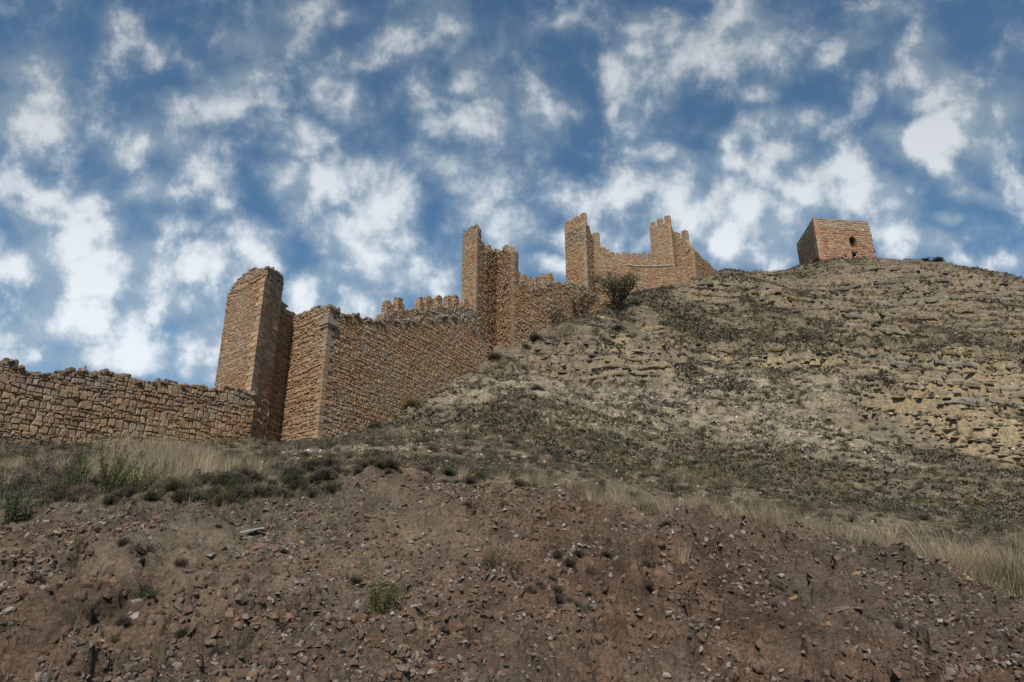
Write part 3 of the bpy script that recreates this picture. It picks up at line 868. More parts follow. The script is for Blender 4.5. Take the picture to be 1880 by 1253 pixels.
masonry(ac, r1, 0, r1.L, const(zr + .9), tr1, .42, .24, PAL_WARM * 1.08, .02, .05, .3, seed=53)
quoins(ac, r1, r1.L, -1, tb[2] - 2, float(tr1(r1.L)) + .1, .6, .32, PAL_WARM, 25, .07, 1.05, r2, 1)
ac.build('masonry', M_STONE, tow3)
ac = Acc(); backing(ac, r2, .02, r2.L, const(tb[2] - 2), tr2, 2.2, clip=[r1]); masonry(ac, r2, 0, r2.L, const(tb[2] - 2), tr2, .44, .24, PAL_WARM * .92, .03, .08, .3, seed=54)  # side away from the sun, stones tinted darker as its shade
ac.build('masonry', M_STONE, tow3)
for k, bx in enumerate([(1035.4, 1048, 406.5, 416), (1049.5, 1061.3, 398.5, 411), (1064.2, 1074.2, 391.5, 410)]):
    merlon(tow3, r1, bx, 150 + k, .45, (.4, .24), PAL_WARM * 1.08, .12)

# ---------------------------------------------------------------- 7. upper curtain wall
H4 = V2(1082, 500, 82.5); I4 = V2(1268, 500, 89.5)
wb = (H4 + I4) / 2; wb[2] = float(height(wb[0], wb[1])) - .3
wall4 = thing('rampart', 'upper curtain wall topped by an even row of merlons, between the two crenellated towers', 'wall', wb)
u1 = Plane(H4, I4)
tu = u1.line([(1090, 476), (1104, 470), (1118, 474), (1127, 479), (1140, 484), (1160, 489), (1200, 489), (1236, 488), (1248, 494), (1258, 499), (1264, 505), (1268, 516)])
ac = Acc(); backing(ac, u1, 0, u1.L, u1.ground(1.5), tu, 2.0, -.01, (.28, .205, .145)); masonry(ac, u1, 0, u1.L, u1.ground(1), tu, .44, .24, PAL_WARM * .98, .02, .055, .35, seed=61, grey_top=.5)
rubble_top(ac, u1, 0, u1.L, tu, 1.8, .2, 8, 41); ac.build('masonry', M_STONE, wall4)
ac = Acc()
hs = [u1.hit(px, py) for px, py in ((1150, 487), (1165, 489.3), (1185, 489.6), (1205, 489.4), (1222, 488.6), (1238, 487.6))]
for (sa, za), (sb, zb_) in zip(hs[:-1], hs[1:]):
    V = u1.xyz(np.array([sa, sb, sb, sa, sa, sb, sb, sa]), np.array([.02, .02, .13, .13] * 2), np.array([za - .02, zb_ - .02, zb_ - .02, za - .02, za + .13, zb_ + .13, zb_ + .13, za + .13]))
    ac.add(V, [(0, 1, 5, 4), (1, 2, 6, 5), (2, 3, 7, 6), (3, 0, 4, 7), (4, 5, 6, 7), (3, 2, 1, 0)], None, (.42, .37, .30))
o = ac.build('string_course', M_STONE, wall4); o['label'] = 'thin pale ledge along the wall'
u2 = Plane(H4, I4, -1.4)
tu2 = u2.line([(1088, 453), (1104, 453), (1111, 458), (1120, 463), (1127, 473), (1140, 476.5), (1155, 479), (1200, 479.5), (1240, 480.5)])
s0 = u2.hit(1091, 470)[0]; s1 = u2.hit(1238, 480)[0]
ac = Acc(); backing(ac, u2, s0, s1, lambda x: tu(x) - 1.0, tu2, .7); masonry(ac, u2, s0, s1, lambda x: tu(x) - 1.0, tu2, .4, .22, PAL_WARM * 1.0, .025, .06, .3, seed=62)
ac.build('parapet', M_STONE, wall4)
o = merlon(wall4, u2, (1091.6, 1103.5, 427.5, 455), 160, .9, (.42, .24), PAL_WARM * .98, .2)
o['label'] = 'tall single pier like a chimney at the left end'
mz = [(1108, 1114, 455, 461), (1115, 1120.3, 458, 465), (1121.8, 1131, 463.5, 473), (1132.3, 1141.4, 465, 477), (1143, 1152, 463.5, 480), (1153, 1160.7, 465, 481), (1161.8, 1171, 465, 481), (1171.8, 1180, 466.5, 481),
      (1181, 1189.5, 464.5, 481), (1191, 1200, 464.5, 481), (1200.9, 1207.7, 466, 481), (1208.8, 1216.5, 466, 481), (1217.5, 1224.5, 468, 481), (1226, 1234, 472, 482)]
for k, bx in enumerate(mz):
    merlon(wall4, u2, bx, 170 + k, .25, (.38, .22), PAL_WARM * 1.05, .22)

# ---------------------------------------------------------------- 8. fourth tower
tb = np.array([*B4[:2], float(height(B4[0], B4[1]))])
tow4 = thing('crenellated_tower', 'smooth pale crenellated tower highest on the ridge, beside the sloping end wall', 'tower', tb)
v1, v2, v3 = Plane(A4, B4), Plane(B4, C4), Plane(C4, E4)
x1 = Plane(E4, F5)
tv1 = v1.line([(1191, 416.5), (1202, 416), (1216, 411), (1232, 409.5)])
tv2 = v2.line([(1230, 412), (1233.5, 420), (1237, 425), (1242, 435)])
tv3 = v3.line([(1240, 440), (1248, 437), (1260, 437), (1263, 450), (1268, 453), (1274, 458)])
ac = Acc(); backing(ac, v1, 0, v1.L - .02, const(tb[2] - 2), tv1, 2.2, -.005, (.36, .26, .165), clip=[v2]); masonry(ac, v1, 0, v1.L, const(tb[2] - 2), tv1, .42, .24, PAL_WARM * 1.12, .015, .04, .3, seed=71)  # sunlit face: brightness put into the stone and core colours
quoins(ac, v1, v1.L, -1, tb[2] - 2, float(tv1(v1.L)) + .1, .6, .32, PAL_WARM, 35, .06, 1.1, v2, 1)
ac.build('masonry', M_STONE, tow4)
ac = Acc(); backing(ac, v2, .02, v2.L, const(tb[2] - 2), tv2, 2.0, clip=[v1]); masonry(ac, v2, 0, v2.L, const(tb[2] - 2), tv2, .44, .24, PAL_WARM * .95, .03, .06, .3, seed=72)  # narrow side in shade, tinted darker than the lit faces
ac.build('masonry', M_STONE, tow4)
ac = Acc(); backing(ac, v3, -.3, v3.L - .02, const(tb[2] - 2), tv3, .9, -.03, (.36, .26, .165), clip=[x1]); masonry(ac, v3, 0, v3.L, const(tb[2] - 2), tv3, .44, .24, PAL_WARM * 1.1, .025, .07, .35, seed=73, grey_top=.5)  # lit return face, its sunlight put into the palette
ac.build('masonry', M_STONE, tow4)
for k, bx in enumerate([(1191.6, 1201.6, 408, 417), (1205.4, 1215.6, 401.5, 412), (1219, 1230.2, 396, 411)]):
    merlon(tow4, v1, bx, 190 + k, .45, (.4, .24), PAL_WARM * 1.12, .12)
v3b = Plane(C4, E4, -.3)
merlon(tow4, v3b, (1238.4, 1244.6, 426.5, 440), 195, .8, (.4, .24), PAL_WARM * 1.0, .25); merlon(tow4, v3b, (1250.7, 1260, 422.5, 440), 196, .8, (.4, .24), PAL_WARM * 1.0, .2)

# ---------------------------------------------------------------- 9. last wall dropping to the ridge
wb = (E4 + F5) / 2; wb[2] = float(height(wb[0], wb[1])) - .3
wall5 = thing('rampart', 'short dark end wall sloping down from the highest tower to the ridge', 'wall', wb)
tx = x1.line([(1272, 455), (1275, 459), (1286, 470), (1300, 483), (1310, 493), (1318, 501)], .2)
ac = Acc(); backing(ac, x1, .02, x1.L, x1.ground(1.5), tx, 1.2, clip=[v3]); masonry(ac, x1, 0, x1.L, x1.ground(1), tx, .44, .25, PAL_WARM * .85, .05, .1, .4, seed=81, grey_top=.8)  # wall's shaded side is painted by a darker palette
quoins(ac, v3, v3.L, -1, tb[2] - 2, float(tv3(v3.L)) - .1, .5, .3, PAL_WARM, 45, .08, 1.05, x1, 1)
rubble_top(ac, x1, 0, x1.L, tx, 1.2, .22, 9, 51); ac.build('masonry', M_STONE, wall5)

# ---------------------------------------------------------------- 10. square keep on the hilltop
KB = V2(1493, 402, 107.5)
KA = KB + np.array([.11, .99, 0]) * 10.4; KR = KB + np.array([.991, .13, 0]) * 10.5; KC = KR + np.array([.11, .99, 0]) * 10.4
ztop = KB[2]; zbase = float(height(KB[0], KB[1]))
keep = thing('square_keep', 'squat reddish stone keep with two small openings, alone on the hilltop', 'building', np.array([KB[0] + 5, KB[1] + 5, zbase]))
k1, k2 = Plane(KB, KR), Plane(KB, KA)
if np.dot(k2.n, np.array([-1, 0])) < 0: k2.n = -k2.n
def hole(pl, a, b2, yt, yb):
    s0, zA = pl.hit(a, yb); s1, zB = pl.hit(b2, yt)
    return (s0, s1, zA, zB)
hA = hole(k1, 1561.5, 1570, 435, 453.5); hS = hole(k1, 1565, 1574.5, 463.5, 475)
tk = lambda x: ztop + 0 * x + .06 * math.sin(x * 2.1)
ac = Acc()
backing(ac, k1, .05, k1.L - .05, const(zbase - 2.5), tk, .8, -.04, (.29, .19, .135), holes=[hA, hS])
zq = ztop - 1.9
quoins(ac, k1, 0, 1, zbase - 1, ztop - .05, .6, .3, PAL_RED, 47, .08, 1.02, k2, 1)
masonry(ac, k1, .0, k1.L, const(zbase - 2.5), const(zq), .5, .26, PAL_RED * 1.05, .035, .075, .35, seed=91, holes=[hA, hS])
masonry(ac, k1, .0, k1.L, const(zq), tk, .52, .27, PAL_GREY * 1.1, .035, .075, .35, seed=92, holes=[hA, hS])
# eroded right-hand edge
rgk = np.random.default_rng(5)
Z = rgk.uniform(zbase - .5, ztop - 1, 90)
scatter(ac, BLOCKS, np.stack([np.full(90, KR[0]) + rgk.uniform(-.1, .15, 90) + (ztop - Z) * .045, np.full(90, KR[1]) + rgk.uniform(0, 1.2, 90), Z], -1), rgk.uniform(.15, .32, 90), PAL_RED[rgk.integers(0, 5, 90)], rgk)
ac.build('wall', M_STONE, keep)
ac = Acc()
backing(ac, k2, .05, k2.L - .05, const(zbase - 2.5), lambda x: ztop, .8, -.04, (.29, .19, .135))
masonry(ac, k2, 0, k2.L, const(zbase - 2.5), const(zq), .5, .26, PAL_RED * 1.0, .035, .08, .35, seed=93)
masonry(ac, k2, 0, k2.L, const(zq), lambda x: ztop, .52, .27, PAL_GREY * 1.05, .035, .08, .35, seed=94)
ac.build('wall', M_STONE, keep)
ac = Acc()
for (P, Q_) in ((KR, KC), (KA, KC)):
    pp = Plane(P, Q_)
    if np.dot(pp.n, pp.p - np.array([KB[0] + 5, KB[1] + 5])) < 0: pp.n = -pp.n
    backing(ac, pp, 0, pp.L, const(zbase - 2.5), lambda x: ztop - .1, .8, 0, (.32, .22, .16))
ac.build('wall', M_STONE, keep)
ac = Acc()
cen = (KA + KR) / 2
ov = .06
rv = [KB, KR, KC, KA]
lo = np.array([cen + (v - cen) * 1.006 for v in rv]); lo[:, 2] = ztop + .03; hi = lo.copy(); hi[:, 2] = ztop + .17
ac.add(np.concatenate([lo, hi]), [(0, 1, 5, 4), (1, 2, 6, 5), (2, 3, 7, 6), (3, 0, 4, 7), (4, 5, 6, 7), (3, 2, 1, 0)], None, (.30, .265, .225))
ac.build('roof_slab', M_STONE, keep)


def opening(pl, hh, arch, fr_col, frame=False):
    s0, s1, z0, z1 = hh; dep = .75
    n = 9 if arch else 2
    pts = [(s0, z0), (s1, z0)]
    if arch:
        rr = (s1 - s0) / 2; zc = z1 - rr
        pts += [((s0 + s1) / 2 + rr * math.cos(t), zc + rr * math.sin(t)) for t in np.linspace(0, math.pi, n)]
    else:
        pts += [(s1, z1), (s0, z1)]
    S = np.array([p[0] for p in pts]); Zz = np.array([p[1] for p in pts]); m = len(pts)
    a = Acc()
    V = np.concatenate([pl.xyz(S, np.full(m, .02), Zz), pl.xyz(S, np.full(m, -dep), Zz)])
    a.add(V, [(i, (i + 1) % m, m + (i + 1) % m, m + i) for i in range(m)], None, (.30, .20, .14))
    o = a.build('window', M_STONE, keep)
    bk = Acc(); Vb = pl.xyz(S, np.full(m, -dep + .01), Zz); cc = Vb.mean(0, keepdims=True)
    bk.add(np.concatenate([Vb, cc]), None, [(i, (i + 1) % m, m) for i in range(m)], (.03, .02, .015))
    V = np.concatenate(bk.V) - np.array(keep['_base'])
    me = mesh_from('recess_shade_panel', V, None, bk.T[0], (M_DARK,), False); oo = bpy.data.objects.new('recess_shade_panel', me); COL.objects.link(oo); oo.parent = o  # flat near-black sheet paints the darkness inside the opening
    if arch:  # dressed stones fill the corners over the arch
        rr = (s1 - s0) / 2; zc = z1 - rr
        for sd in (0, 1):
            f = Acc(); tt = np.linspace(0, math.pi / 2, 6) + (math.pi / 2 if sd else 0)
            cx = s0 - .02 if sd else s1 + .02
            P2 = [((s0 + s1) / 2 + rr * math.cos(t), zc + rr * math.sin(t)) for t in tt]
            SS = np.array([cx] + [p[0] for p in P2]); ZZ = np.array([z1 + .02] + [p[1] for p in P2])
            Vf = np.concatenate([pl.xyz(SS, np.full(len(SS), .05), ZZ), pl.xyz(SS, np.full(len(SS), -.3), ZZ)])
            m_ = len(SS); f.add(Vf, [(i, (i + 1) % m_, m_ + (i + 1) % m_, m_ + i) for i in range(m_)], [(0, i, i + 1) for i in range(1, m_ - 1)] + [(m_, m_ + i + 1, m_ + i) for i in range(1, m_ - 1)], (.33, .21, .145))
            f.build('arch_spandrel', M_STONE, o)
    if frame:
        f = Acc(); w = .13
        for (a0, a1, b0, b1) in ((s0 + .04, s0 + .04 + w, z0, z1), (s1 - .04 - w, s1 - .04, z0, z1), (s0 + .04 + w, s1 - .04 - w, z1 - w, z1), ((s0 + s1) / 2, (s0 + s1) / 2 + .3, z0 + .02, z0 + .55)):
            V = np.concatenate([pl.xyz(np.array([a0, a1, a1, a0]), np.full(4, -.15), np.array([b0, b0, b1, b1])), pl.xyz(np.array([a0, a1, a1, a0]), np.full(4, -.28), np.array([b0, b0, b1, b1]))])
            f.add(V, [(0, 1, 2, 3), (7, 6, 5, 4), (0, 4, 5, 1), (1, 5, 6, 2), (2, 6, 7, 3), (3, 7, 4, 0)], None, (.35, .30, .25))
        o2 = f.build('frame', M_WOOD, o)
    return o


keep_base = keep['_base']
_orig = Acc.build
def _build_sub(s, name, mat, parent=None, smooth=True, origin=None):
    # sub-parts of the keep's windows use the same origin as the keep
    if parent is not None and '_base' not in parent: parent['_base'] = keep_base
    return _orig(s, name, mat, parent, smooth, origin)
Acc.build = _build_sub
w1 = opening(k1, hA, True, None); w1['label'] = 'tall round-arched window opening'
w2 = opening(k1, hS, False, None, True); w2['label'] = 'low square opening with pale frame'


# ---------------------------------------------------------------- low ruins on the ridge
def low_ruin(pxs, Ys, tops, label, seed, thick=.7, name='wall_remnant', pal=PAL_GREY, w=.4, h=.2, sink=1.2):
    P0 = V2(pxs[0], tops[0][1], Ys[0]); P1 = V2(pxs[1], tops[-1][1], Ys[1])
    pl = Plane(P0, P1); tt = pl.line(tops)
    mid = (P0 + P1) / 2; mid[2] = float(height(mid[0], mid[1])) - .2
    a = Acc(); backing(a, pl, 0, pl.L, pl.ground(sink), tt, thick); masonry(a, pl, 0, pl.L, pl.ground(sink - .2), tt, w, h, pal, .03, .06, .4, seed=seed)
    rubble_top(a, pl, 0, pl.L, tt, thick, .2, 8, seed)
    o = a.build(name, M_STONE, None, origin=mid)
    return tag(o, label, 'wall')


low_ruin((1612, 1662), (109, 109.5), [(1612, 473), (1635, 475), (1660, 478)], 'low broken wall footing touching the foot of the hilltop keep', 301)
low_ruin((1742, 1768), (108.5, 108), [(1742, 487), (1755, 489), (1768, 493)], 'short stub of wall on the ridge beyond the dark skyline bush', 302)
low_ruin((1397, 1435), (88.0, 87.2), [(1397, 536), (1415, 531), (1435, 527)], 'small pale stone wall built into the slope below the keep', 303, pal=PAL_GREY * 1.15, sink=2.5)

# ------------------------------------------------------------------ trees
def tube(acc, pts, rad, col, n=6):
    pts = np.array(pts); m = len(pts)
    V = []; up = np.array([.3, .2, 1.0])
    for i in range(m):
        d = pts[min(i + 1, m - 1)] - pts[max(i - 1, 0)]; d /= np.linalg.norm(d) + 1e-9
        a = np.cross(d, up if abs(d[2]) < .9 else np.array([1, 0, 0])); a /= np.linalg.norm(a) + 1e-9; b = np.cross(d, a)
        for k in range(n):
            t = 2 * math.pi * k / n
            V.append(pts[i] + (a * math.cos(t) + b * math.sin(t)) * rad[i])
    Q = [(i * n + k, i * n + (k + 1) % n, (i + 1) * n + (k + 1) % n, (i + 1) * n + k) for i in range(m - 1) for k in range(n)]
    acc.add(np.array(V), Q, None, col)


def leaf_cards(n, rg, ctr, spread, size, long=2.2):
    """n single leaves round the given centres"""
    ci = rg.integers(0, len(ctr), n)
    p = ctr[ci] + rg.normal(0, spread, (n, 3))
    M = rot_mats(n, rg)
    base = np.array([(-.5, 0, 0), (0, -.5 / long, .04), (.5, 0, 0), (0, .5 / long, .04)])
    s = size * rg.uniform(.6, 1.3, n)
    V = np.einsum('nij,vj->nvi', M * s[:, None, None], base) + p[:, None]
    return V.reshape(-1, 3), np.arange(n * 4).reshape(n, 4), ci


def tree(name, foot, hgt, wid, seed, label, leaves, stems=5, nbr=7, ntw=6, low=.34):
    """several dark stems from one foot, curving out into a domed crown of small leaves with gaps"""
    rg = np.random.default_rng(seed)
    root = thing(name, label, 'tree', foot, 'trees against the walls')
    f = np.array(foot, float); tr = Acc(); tips = []
    bark = np.array((.05, .04, .034))
    C = f + np.array([0, 0, hgt * .60]); RR = np.array([wid * .50, wid * .44, hgt * .42])
    def curve(p, q, bow, r0, r1, n=6, k=6):
        t = np.linspace(0, 1, n + 1)[:, None]
        m = (p + q) / 2 + bow
        pts = (1 - t) ** 2 * p + 2 * t * (1 - t) * m + t ** 2 * q
        pts[1:-1] += rg.normal(0, np.linalg.norm(q - p) * .025, (n - 1, 3))
        tube(tr, pts, np.linspace(r0, r1, n + 1), bark * rg.uniform(.8, 1.3), k)
        return pts
    def in_dome(scale):
        while True:
            d = rg.normal(0, 1, 3); d /= np.linalg.norm(d)
            q = C + d * RR * scale * rg.uniform(.8, 1.08)
            if q[2] > f[2] + hgt * low: return q
    p0 = f - np.array([0, 0, .3])
    for k in range(stems):
        a = 2 * math.pi * (k + rg.uniform(-.3, .3)) / stems
        e = C + np.array([math.cos(a) * RR[0] * .5, math.sin(a) * RR[1] * .5, RR[2] * rg.uniform(-.25, .35)])
        r = hgt * .027 * rg.uniform(.75, 1.15)
        st = curve(p0 + np.array([math.cos(a), math.sin(a), 0]) * .09, e, np.array([-math.cos(a) * .1 * wid, -math.sin(a) * .1 * wid, -.05 * hgt]), r, r * .5, 8)
        for j in range(nbr):
            s_ = st[rg.integers(4, 9)]
            q = in_dome(.8)
            if np.linalg.norm(q[:2] - s_[:2]) > wid * .5: q = (q + s_ * 1.0) / 2 + np.array([0, 0, .1 * hgt])
            br = curve(s_, q, np.array([0, 0, -.04 * hgt]), r * .42, r * .16, 5, 4)
            for i in range(ntw):
                b_ = br[rg.integers(2, 6)]
                d = (q - s_) / (np.linalg.norm(q - s_) + 1e-6) + rg.normal(0, .75, 3); d /= np.linalg.norm(d)
                e2 = b_ + d * hgt * rg.uniform(.07, .15)
                tw = curve(b_, e2, rg.normal(0, .02 * hgt, 3), r * .13, r * .05, 3, 3)
                tips += list(tw[1:])
    tr.build('trunk', M_BARK, root)
    tips = np.array(tips); lf = Acc()
    w = (fbm(tips[:, 0] * 1.1 + seed, tips[:, 2] * 1.1, 2, seed) + .5); hi = tips[w > rg.uniform(.05, .6, len(tips))]
    V, Q, ci = leaf_cards(leaves, rg, hi, hgt * .03, hgt * .032, 2.4)
    pal = np.array([(.062, .072, .031), (.082, .090, .041), (.05, .058, .027), (.098, .102, .05)])
    clump = rg.uniform(.7, 1.3, len(hi))
    Cc = pal[rg.integers(0, len(pal), leaves)] * (clump[ci] * rg.uniform(.75, 1.25, leaves))[:, None]
    lf.add(V, Q, None, np.repeat(Cc, 4, 0))
    lf.build('crown', M_LEAF, root, smooth=False)
    return root


def gpt(px, py, Y=None):
    g = px_ground([px], [py])[0] if Y is None else V2(px, py, Y)
    return np.array([g[0], g[1], float(height(g[0], g[1]))])


tree('almond_tree', gpt(1137, 568, 75.5), 5.3, 8.0, 61, 'largest leafy tree with several dark stems, in front of the upper curtain wall', 5200, 5, 9, 8, .46)
tree('almond_tree', gpt(1073, 592, 69.5), 3.1, 4.0, 73, 'middle-sized leafy tree at the foot of the wall with six worn merlons', 2600, 3, 8, 7, .5)
tree('almond_tree', gpt(1022, 612, 65), 2.6, 2.8, 84, 'smallest thin-leaved tree, lowest of the three by the wall', 1400, 3, 5, 5, .4)


# ------------------------------------------------------------------ shrubs, tufts, grass prototypes
def proto_shrub(seed, n, flat=.6, leaf=.10, base=(.5, .5, .5), twig=.35):
    """a dome of leaves and twigs, unit radius; colour factor per vertex"""
    rg = np.random.default_rng(seed)
    acc = Acc()
    nc = 9
    cc = rg.normal(0, .42, (nc, 3)); cc[:, 2] = np.abs(cc[:, 2]) * flat * 1.1 + .12
    cr = rg.uniform(.22, .42, nc)
    ci = rg.integers(0, nc, n)
    dirs = rg.normal(0, 1, (n, 3)); dirs /= np.linalg.norm(dirs, axis=1, keepdims=True)
    p = cc[ci] + dirs * (cr[ci] * rg.uniform(.55, 1.08, n) ** .5)[:, None] * np.array([1, 1, flat + .15])
    p[:, 2] = np.maximum(p[:, 2], -.08 + rg.uniform(0, .1, n))
    M = rot_mats(n, rg)
    b = np.array([(-.5, 0, 0), (0, -.24, .03), (.5, 0, 0), (0, .24, .03)])
    V = np.einsum('nij,vj->nvi', M * (leaf * rg.uniform(.6, 1.5, n))[:, None, None], b) + p[:, None]
    sh = np.repeat(rg.uniform(.65, 1.35, n), 4)[:, None] * np.ones(3)
    acc.add(V.reshape(-1, 3), np.arange(n * 4).reshape(n, 4), None, sh)
    m = int(n * twig)
    d = rg.normal(0, 1, (m, 3)); d[:, 2] = np.abs(d[:, 2]) * .9 + .25; d /= np.linalg.norm(d, axis=1, keepdims=True)
    L = rg.uniform(.6, 1.1, m)[:, None]; st = d * .1; en = d * L * np.array([1, 1, flat + .35])
    sd = np.cross(d, rg.normal(0, 1, (m, 3))); sd /= np.linalg.norm(sd, axis=1, keepdims=True); sd *= .018
    V = np.stack([st - sd, st + sd, en + sd * .3, en - sd * .3], 1)
    acc.add(V.reshape(-1, 3), np.arange(m * 4).reshape(m, 4), None, np.repeat(rg.uniform(.8, 1.5, m), 4)[:, None] * np.array([1.15, 1.0, .85]))
    V = np.concatenate(acc.V); Q = np.concatenate(acc.Q); C = np.concatenate(acc.C)
    return V, Q, C


def proto_tuft(seed, n, spread=.35, lean=.5, w=.02, curl=.35, bias=(0, 0)):
    """a tuft of bent blades, unit height"""
    rg = np.random.default_rng(seed)
    a = rg.uniform(0, 2 * np.pi, n); rr = rg.uniform(0, 1, n) ** .7 * spread * .4
    p = np.stack([np.cos(a) * rr, np.sin(a) * rr, np.zeros(n)], 1)
    ld = np.stack([np.cos(a), np.sin(a)], 1) * rg.uniform(.1, 1, n)[:, None] * lean + np.array(bias)
    h = rg.uniform(.5, 1.05, n)
    seg = 3; V = np.zeros((n, seg + 1, 2, 3))
    side = np.stack([-np.sin(a + rg.normal(0, .8, n)), np.cos(a + rg.normal(0, .8, n)), np.zeros(n)], 1)
    for k in range(seg + 1):
        t = k / seg
        q = p.copy(); q[:, 2] += h * (t - curl * .3 * t * t); q[:, :2] += ld * (h * (t ** 1.7))[:, None]
        ww = w * (1 - t * .85)
        V[:, k, 0] = q - side * ww / 2; V[:, k, 1] = q + side * ww / 2
    Q = np.array([(2 * k, 2 * k + 1, 2 * k + 3, 2 * k + 2) for k in range(seg)])
    off = (np.arange(n) * (seg + 1) * 2)[:, None, None]
    C = np.repeat(rg.uniform(.7, 1.3, n), (seg + 1) * 2)[:, None] * np.ones(3)
    return V.reshape(-1, 3), (Q[None] + off).reshape(-1, 4), C


SHRUBS = [proto_shrub(500 + i, 260, RNG.uniform(.45, .75), .13) for i in range(6)]
SHRUB_FINE = [proto_shrub(520 + i, 1500, RNG.uniform(.5, .8), .075, twig=.5) for i in range(5)]
TUFTS = [proto_tuft(540 + i, 26, .6, .5, .035) for i in range(5)]
STRAW = [proto_tuft(560 + i, 30, .5, .28, .010, bias=(.22, 0)) for i in range(6)]
THYME = [proto_shrub(580 + i, 90, .5, .2, twig=.5) for i in range(5)]
THYME_FAR = [proto_shrub(600 + i, 16, .5, .5, twig=.35) for i in range(6)]
TUFT_FAR = [proto_tuft(620 + i, 9, .7, .55, .09) for i in range(5)]

WY = np.array([0, 26, 38.4, 58, 60, 75.5, 82, 89, 103, 108, 140]); WX = np.array([-60, -19, -10.6, -1.6, .3, 10.2, 11, 25.0, 34.5, 30, 30])


def inside(x, y, m=.4): return x > np.interp(y, WY, WX) + m


def off_keep(x, y): return ~((x > KB[0] - .6) & (x < KR[0] + 1.8) & (y > KB[1] - .5) & (y < KB[1] + 12))


def hill_points(n, rg, rmin=15, rmax=114, amin=-50, amax=48, power=1.0):
    r = rmin * np.exp(rg.uniform(0, 1, n) ** power * math.log(rmax / rmin)); a = np.radians(rg.uniform(amin, amax, n))
    x = r * np.sin(a); y = r * np.cos(a)
    k = inside(x, y) & off_keep(x, y) & (y < 119)
    return x[k], y[k]


def zl(x, y, dz=0): return np.stack([x, y, height(x, y) + dz], -1)


def seen_px(P):
    d = P - CAM; z = d @ FWD
    return 940 + FPX * (d @ RGT) / z, 626.5 - FPX * (d @ UPV) / z


# ---- hillside shrubs: the 300 that show largest stand on their own, the rest is one mass
rg = np.random.default_rng(2001)
DK = np.array([(.062, .062, .044), (.075, .072, .055), (.05, .05, .038), (.085, .083, .052), (.095, .085, .066)])
x, y = hill_points(10500, rg, 15.5, 150)
den = fbm(x / 6, y / 6, 3, 130) + .35 * zmask(x, y, ZGREEN, 7) - .35 * zmask(x, y, ZPALE, 5) * (rg.uniform(0, 1, len(x)))
keepm = den > rg.uniform(-.75, .45, len(x)); x, y = x[keepm], y[keepm]
size = rg.uniform(.16, .42, len(x)) * (1 + .5 * rg.uniform(0, 1, len(x)) ** 5) * (.75 + .5 * sstep(20, 90, np.hypot(x, y)))
show = size / np.hypot(x, y)
order = np.argsort(-show)
ind, rest = order[:300], order[300:]
shr_me = []
for i in range(6):
    for j in range(3):
        V, Q, C = SHRUBS[i]
        c0 = DK[(i + j * 2) % len(DK)]
        shr_me.append(mesh_from('dwarf_shrub', V, Q, None, (M_LEAF,), False, tint=C * c0))
P = zl(x[ind], y[ind])
ppx, ppy = seen_px(P)
for k, i in enumerate(ind):
    o = bpy.data.objects.new('dwarf_shrub', shr_me[int(rg.integers(0, len(shr_me)))]); COL.objects.link(o)
    s = float(size[i])
    o.location = P[k] + np.array([0, 0, -.03 * s]); o.scale = (s, s * rg.uniform(.8, 1.1), s * rg.uniform(.8, 1.25)); o.rotation_euler = (rg.normal(0, .12), rg.normal(0, .12), rg.uniform(0, 6.28))
    zn = 'just behind the earth bank' if P[k][1] < 24 else 'low on the slope' if P[k][1] < 38 else 'half-way up the slope' if P[k][1] < 62 else 'high on the slope'
    sd = 'below the curtain walls' if ppx[k] < 1000 else 'below the upper rampart' if ppx[k] < 1330 else 'below the keep' if ppx[k] < 1640 else 'under the bedded rock face'
    lab = f'dark grey-green dwarf shrub {zn}, {sd}'
    tag(o, lab, 'shrub', lab.replace('dwarf shrub', 'dwarf shrubs'))
ac = Acc(); scatter(ac, SHRUBS, zl(x[rest], y[rest], -.02), size[rest], DK[rg.integers(0, len(DK), len(rest))] * rg.uniform(.8, 1.25, (len(rest), 1)), rg, .15)
o = ac.build('scrub', M_LEAF, None, smooth=False, origin=(0, 0, 0)); tag(o, kind='stuff')

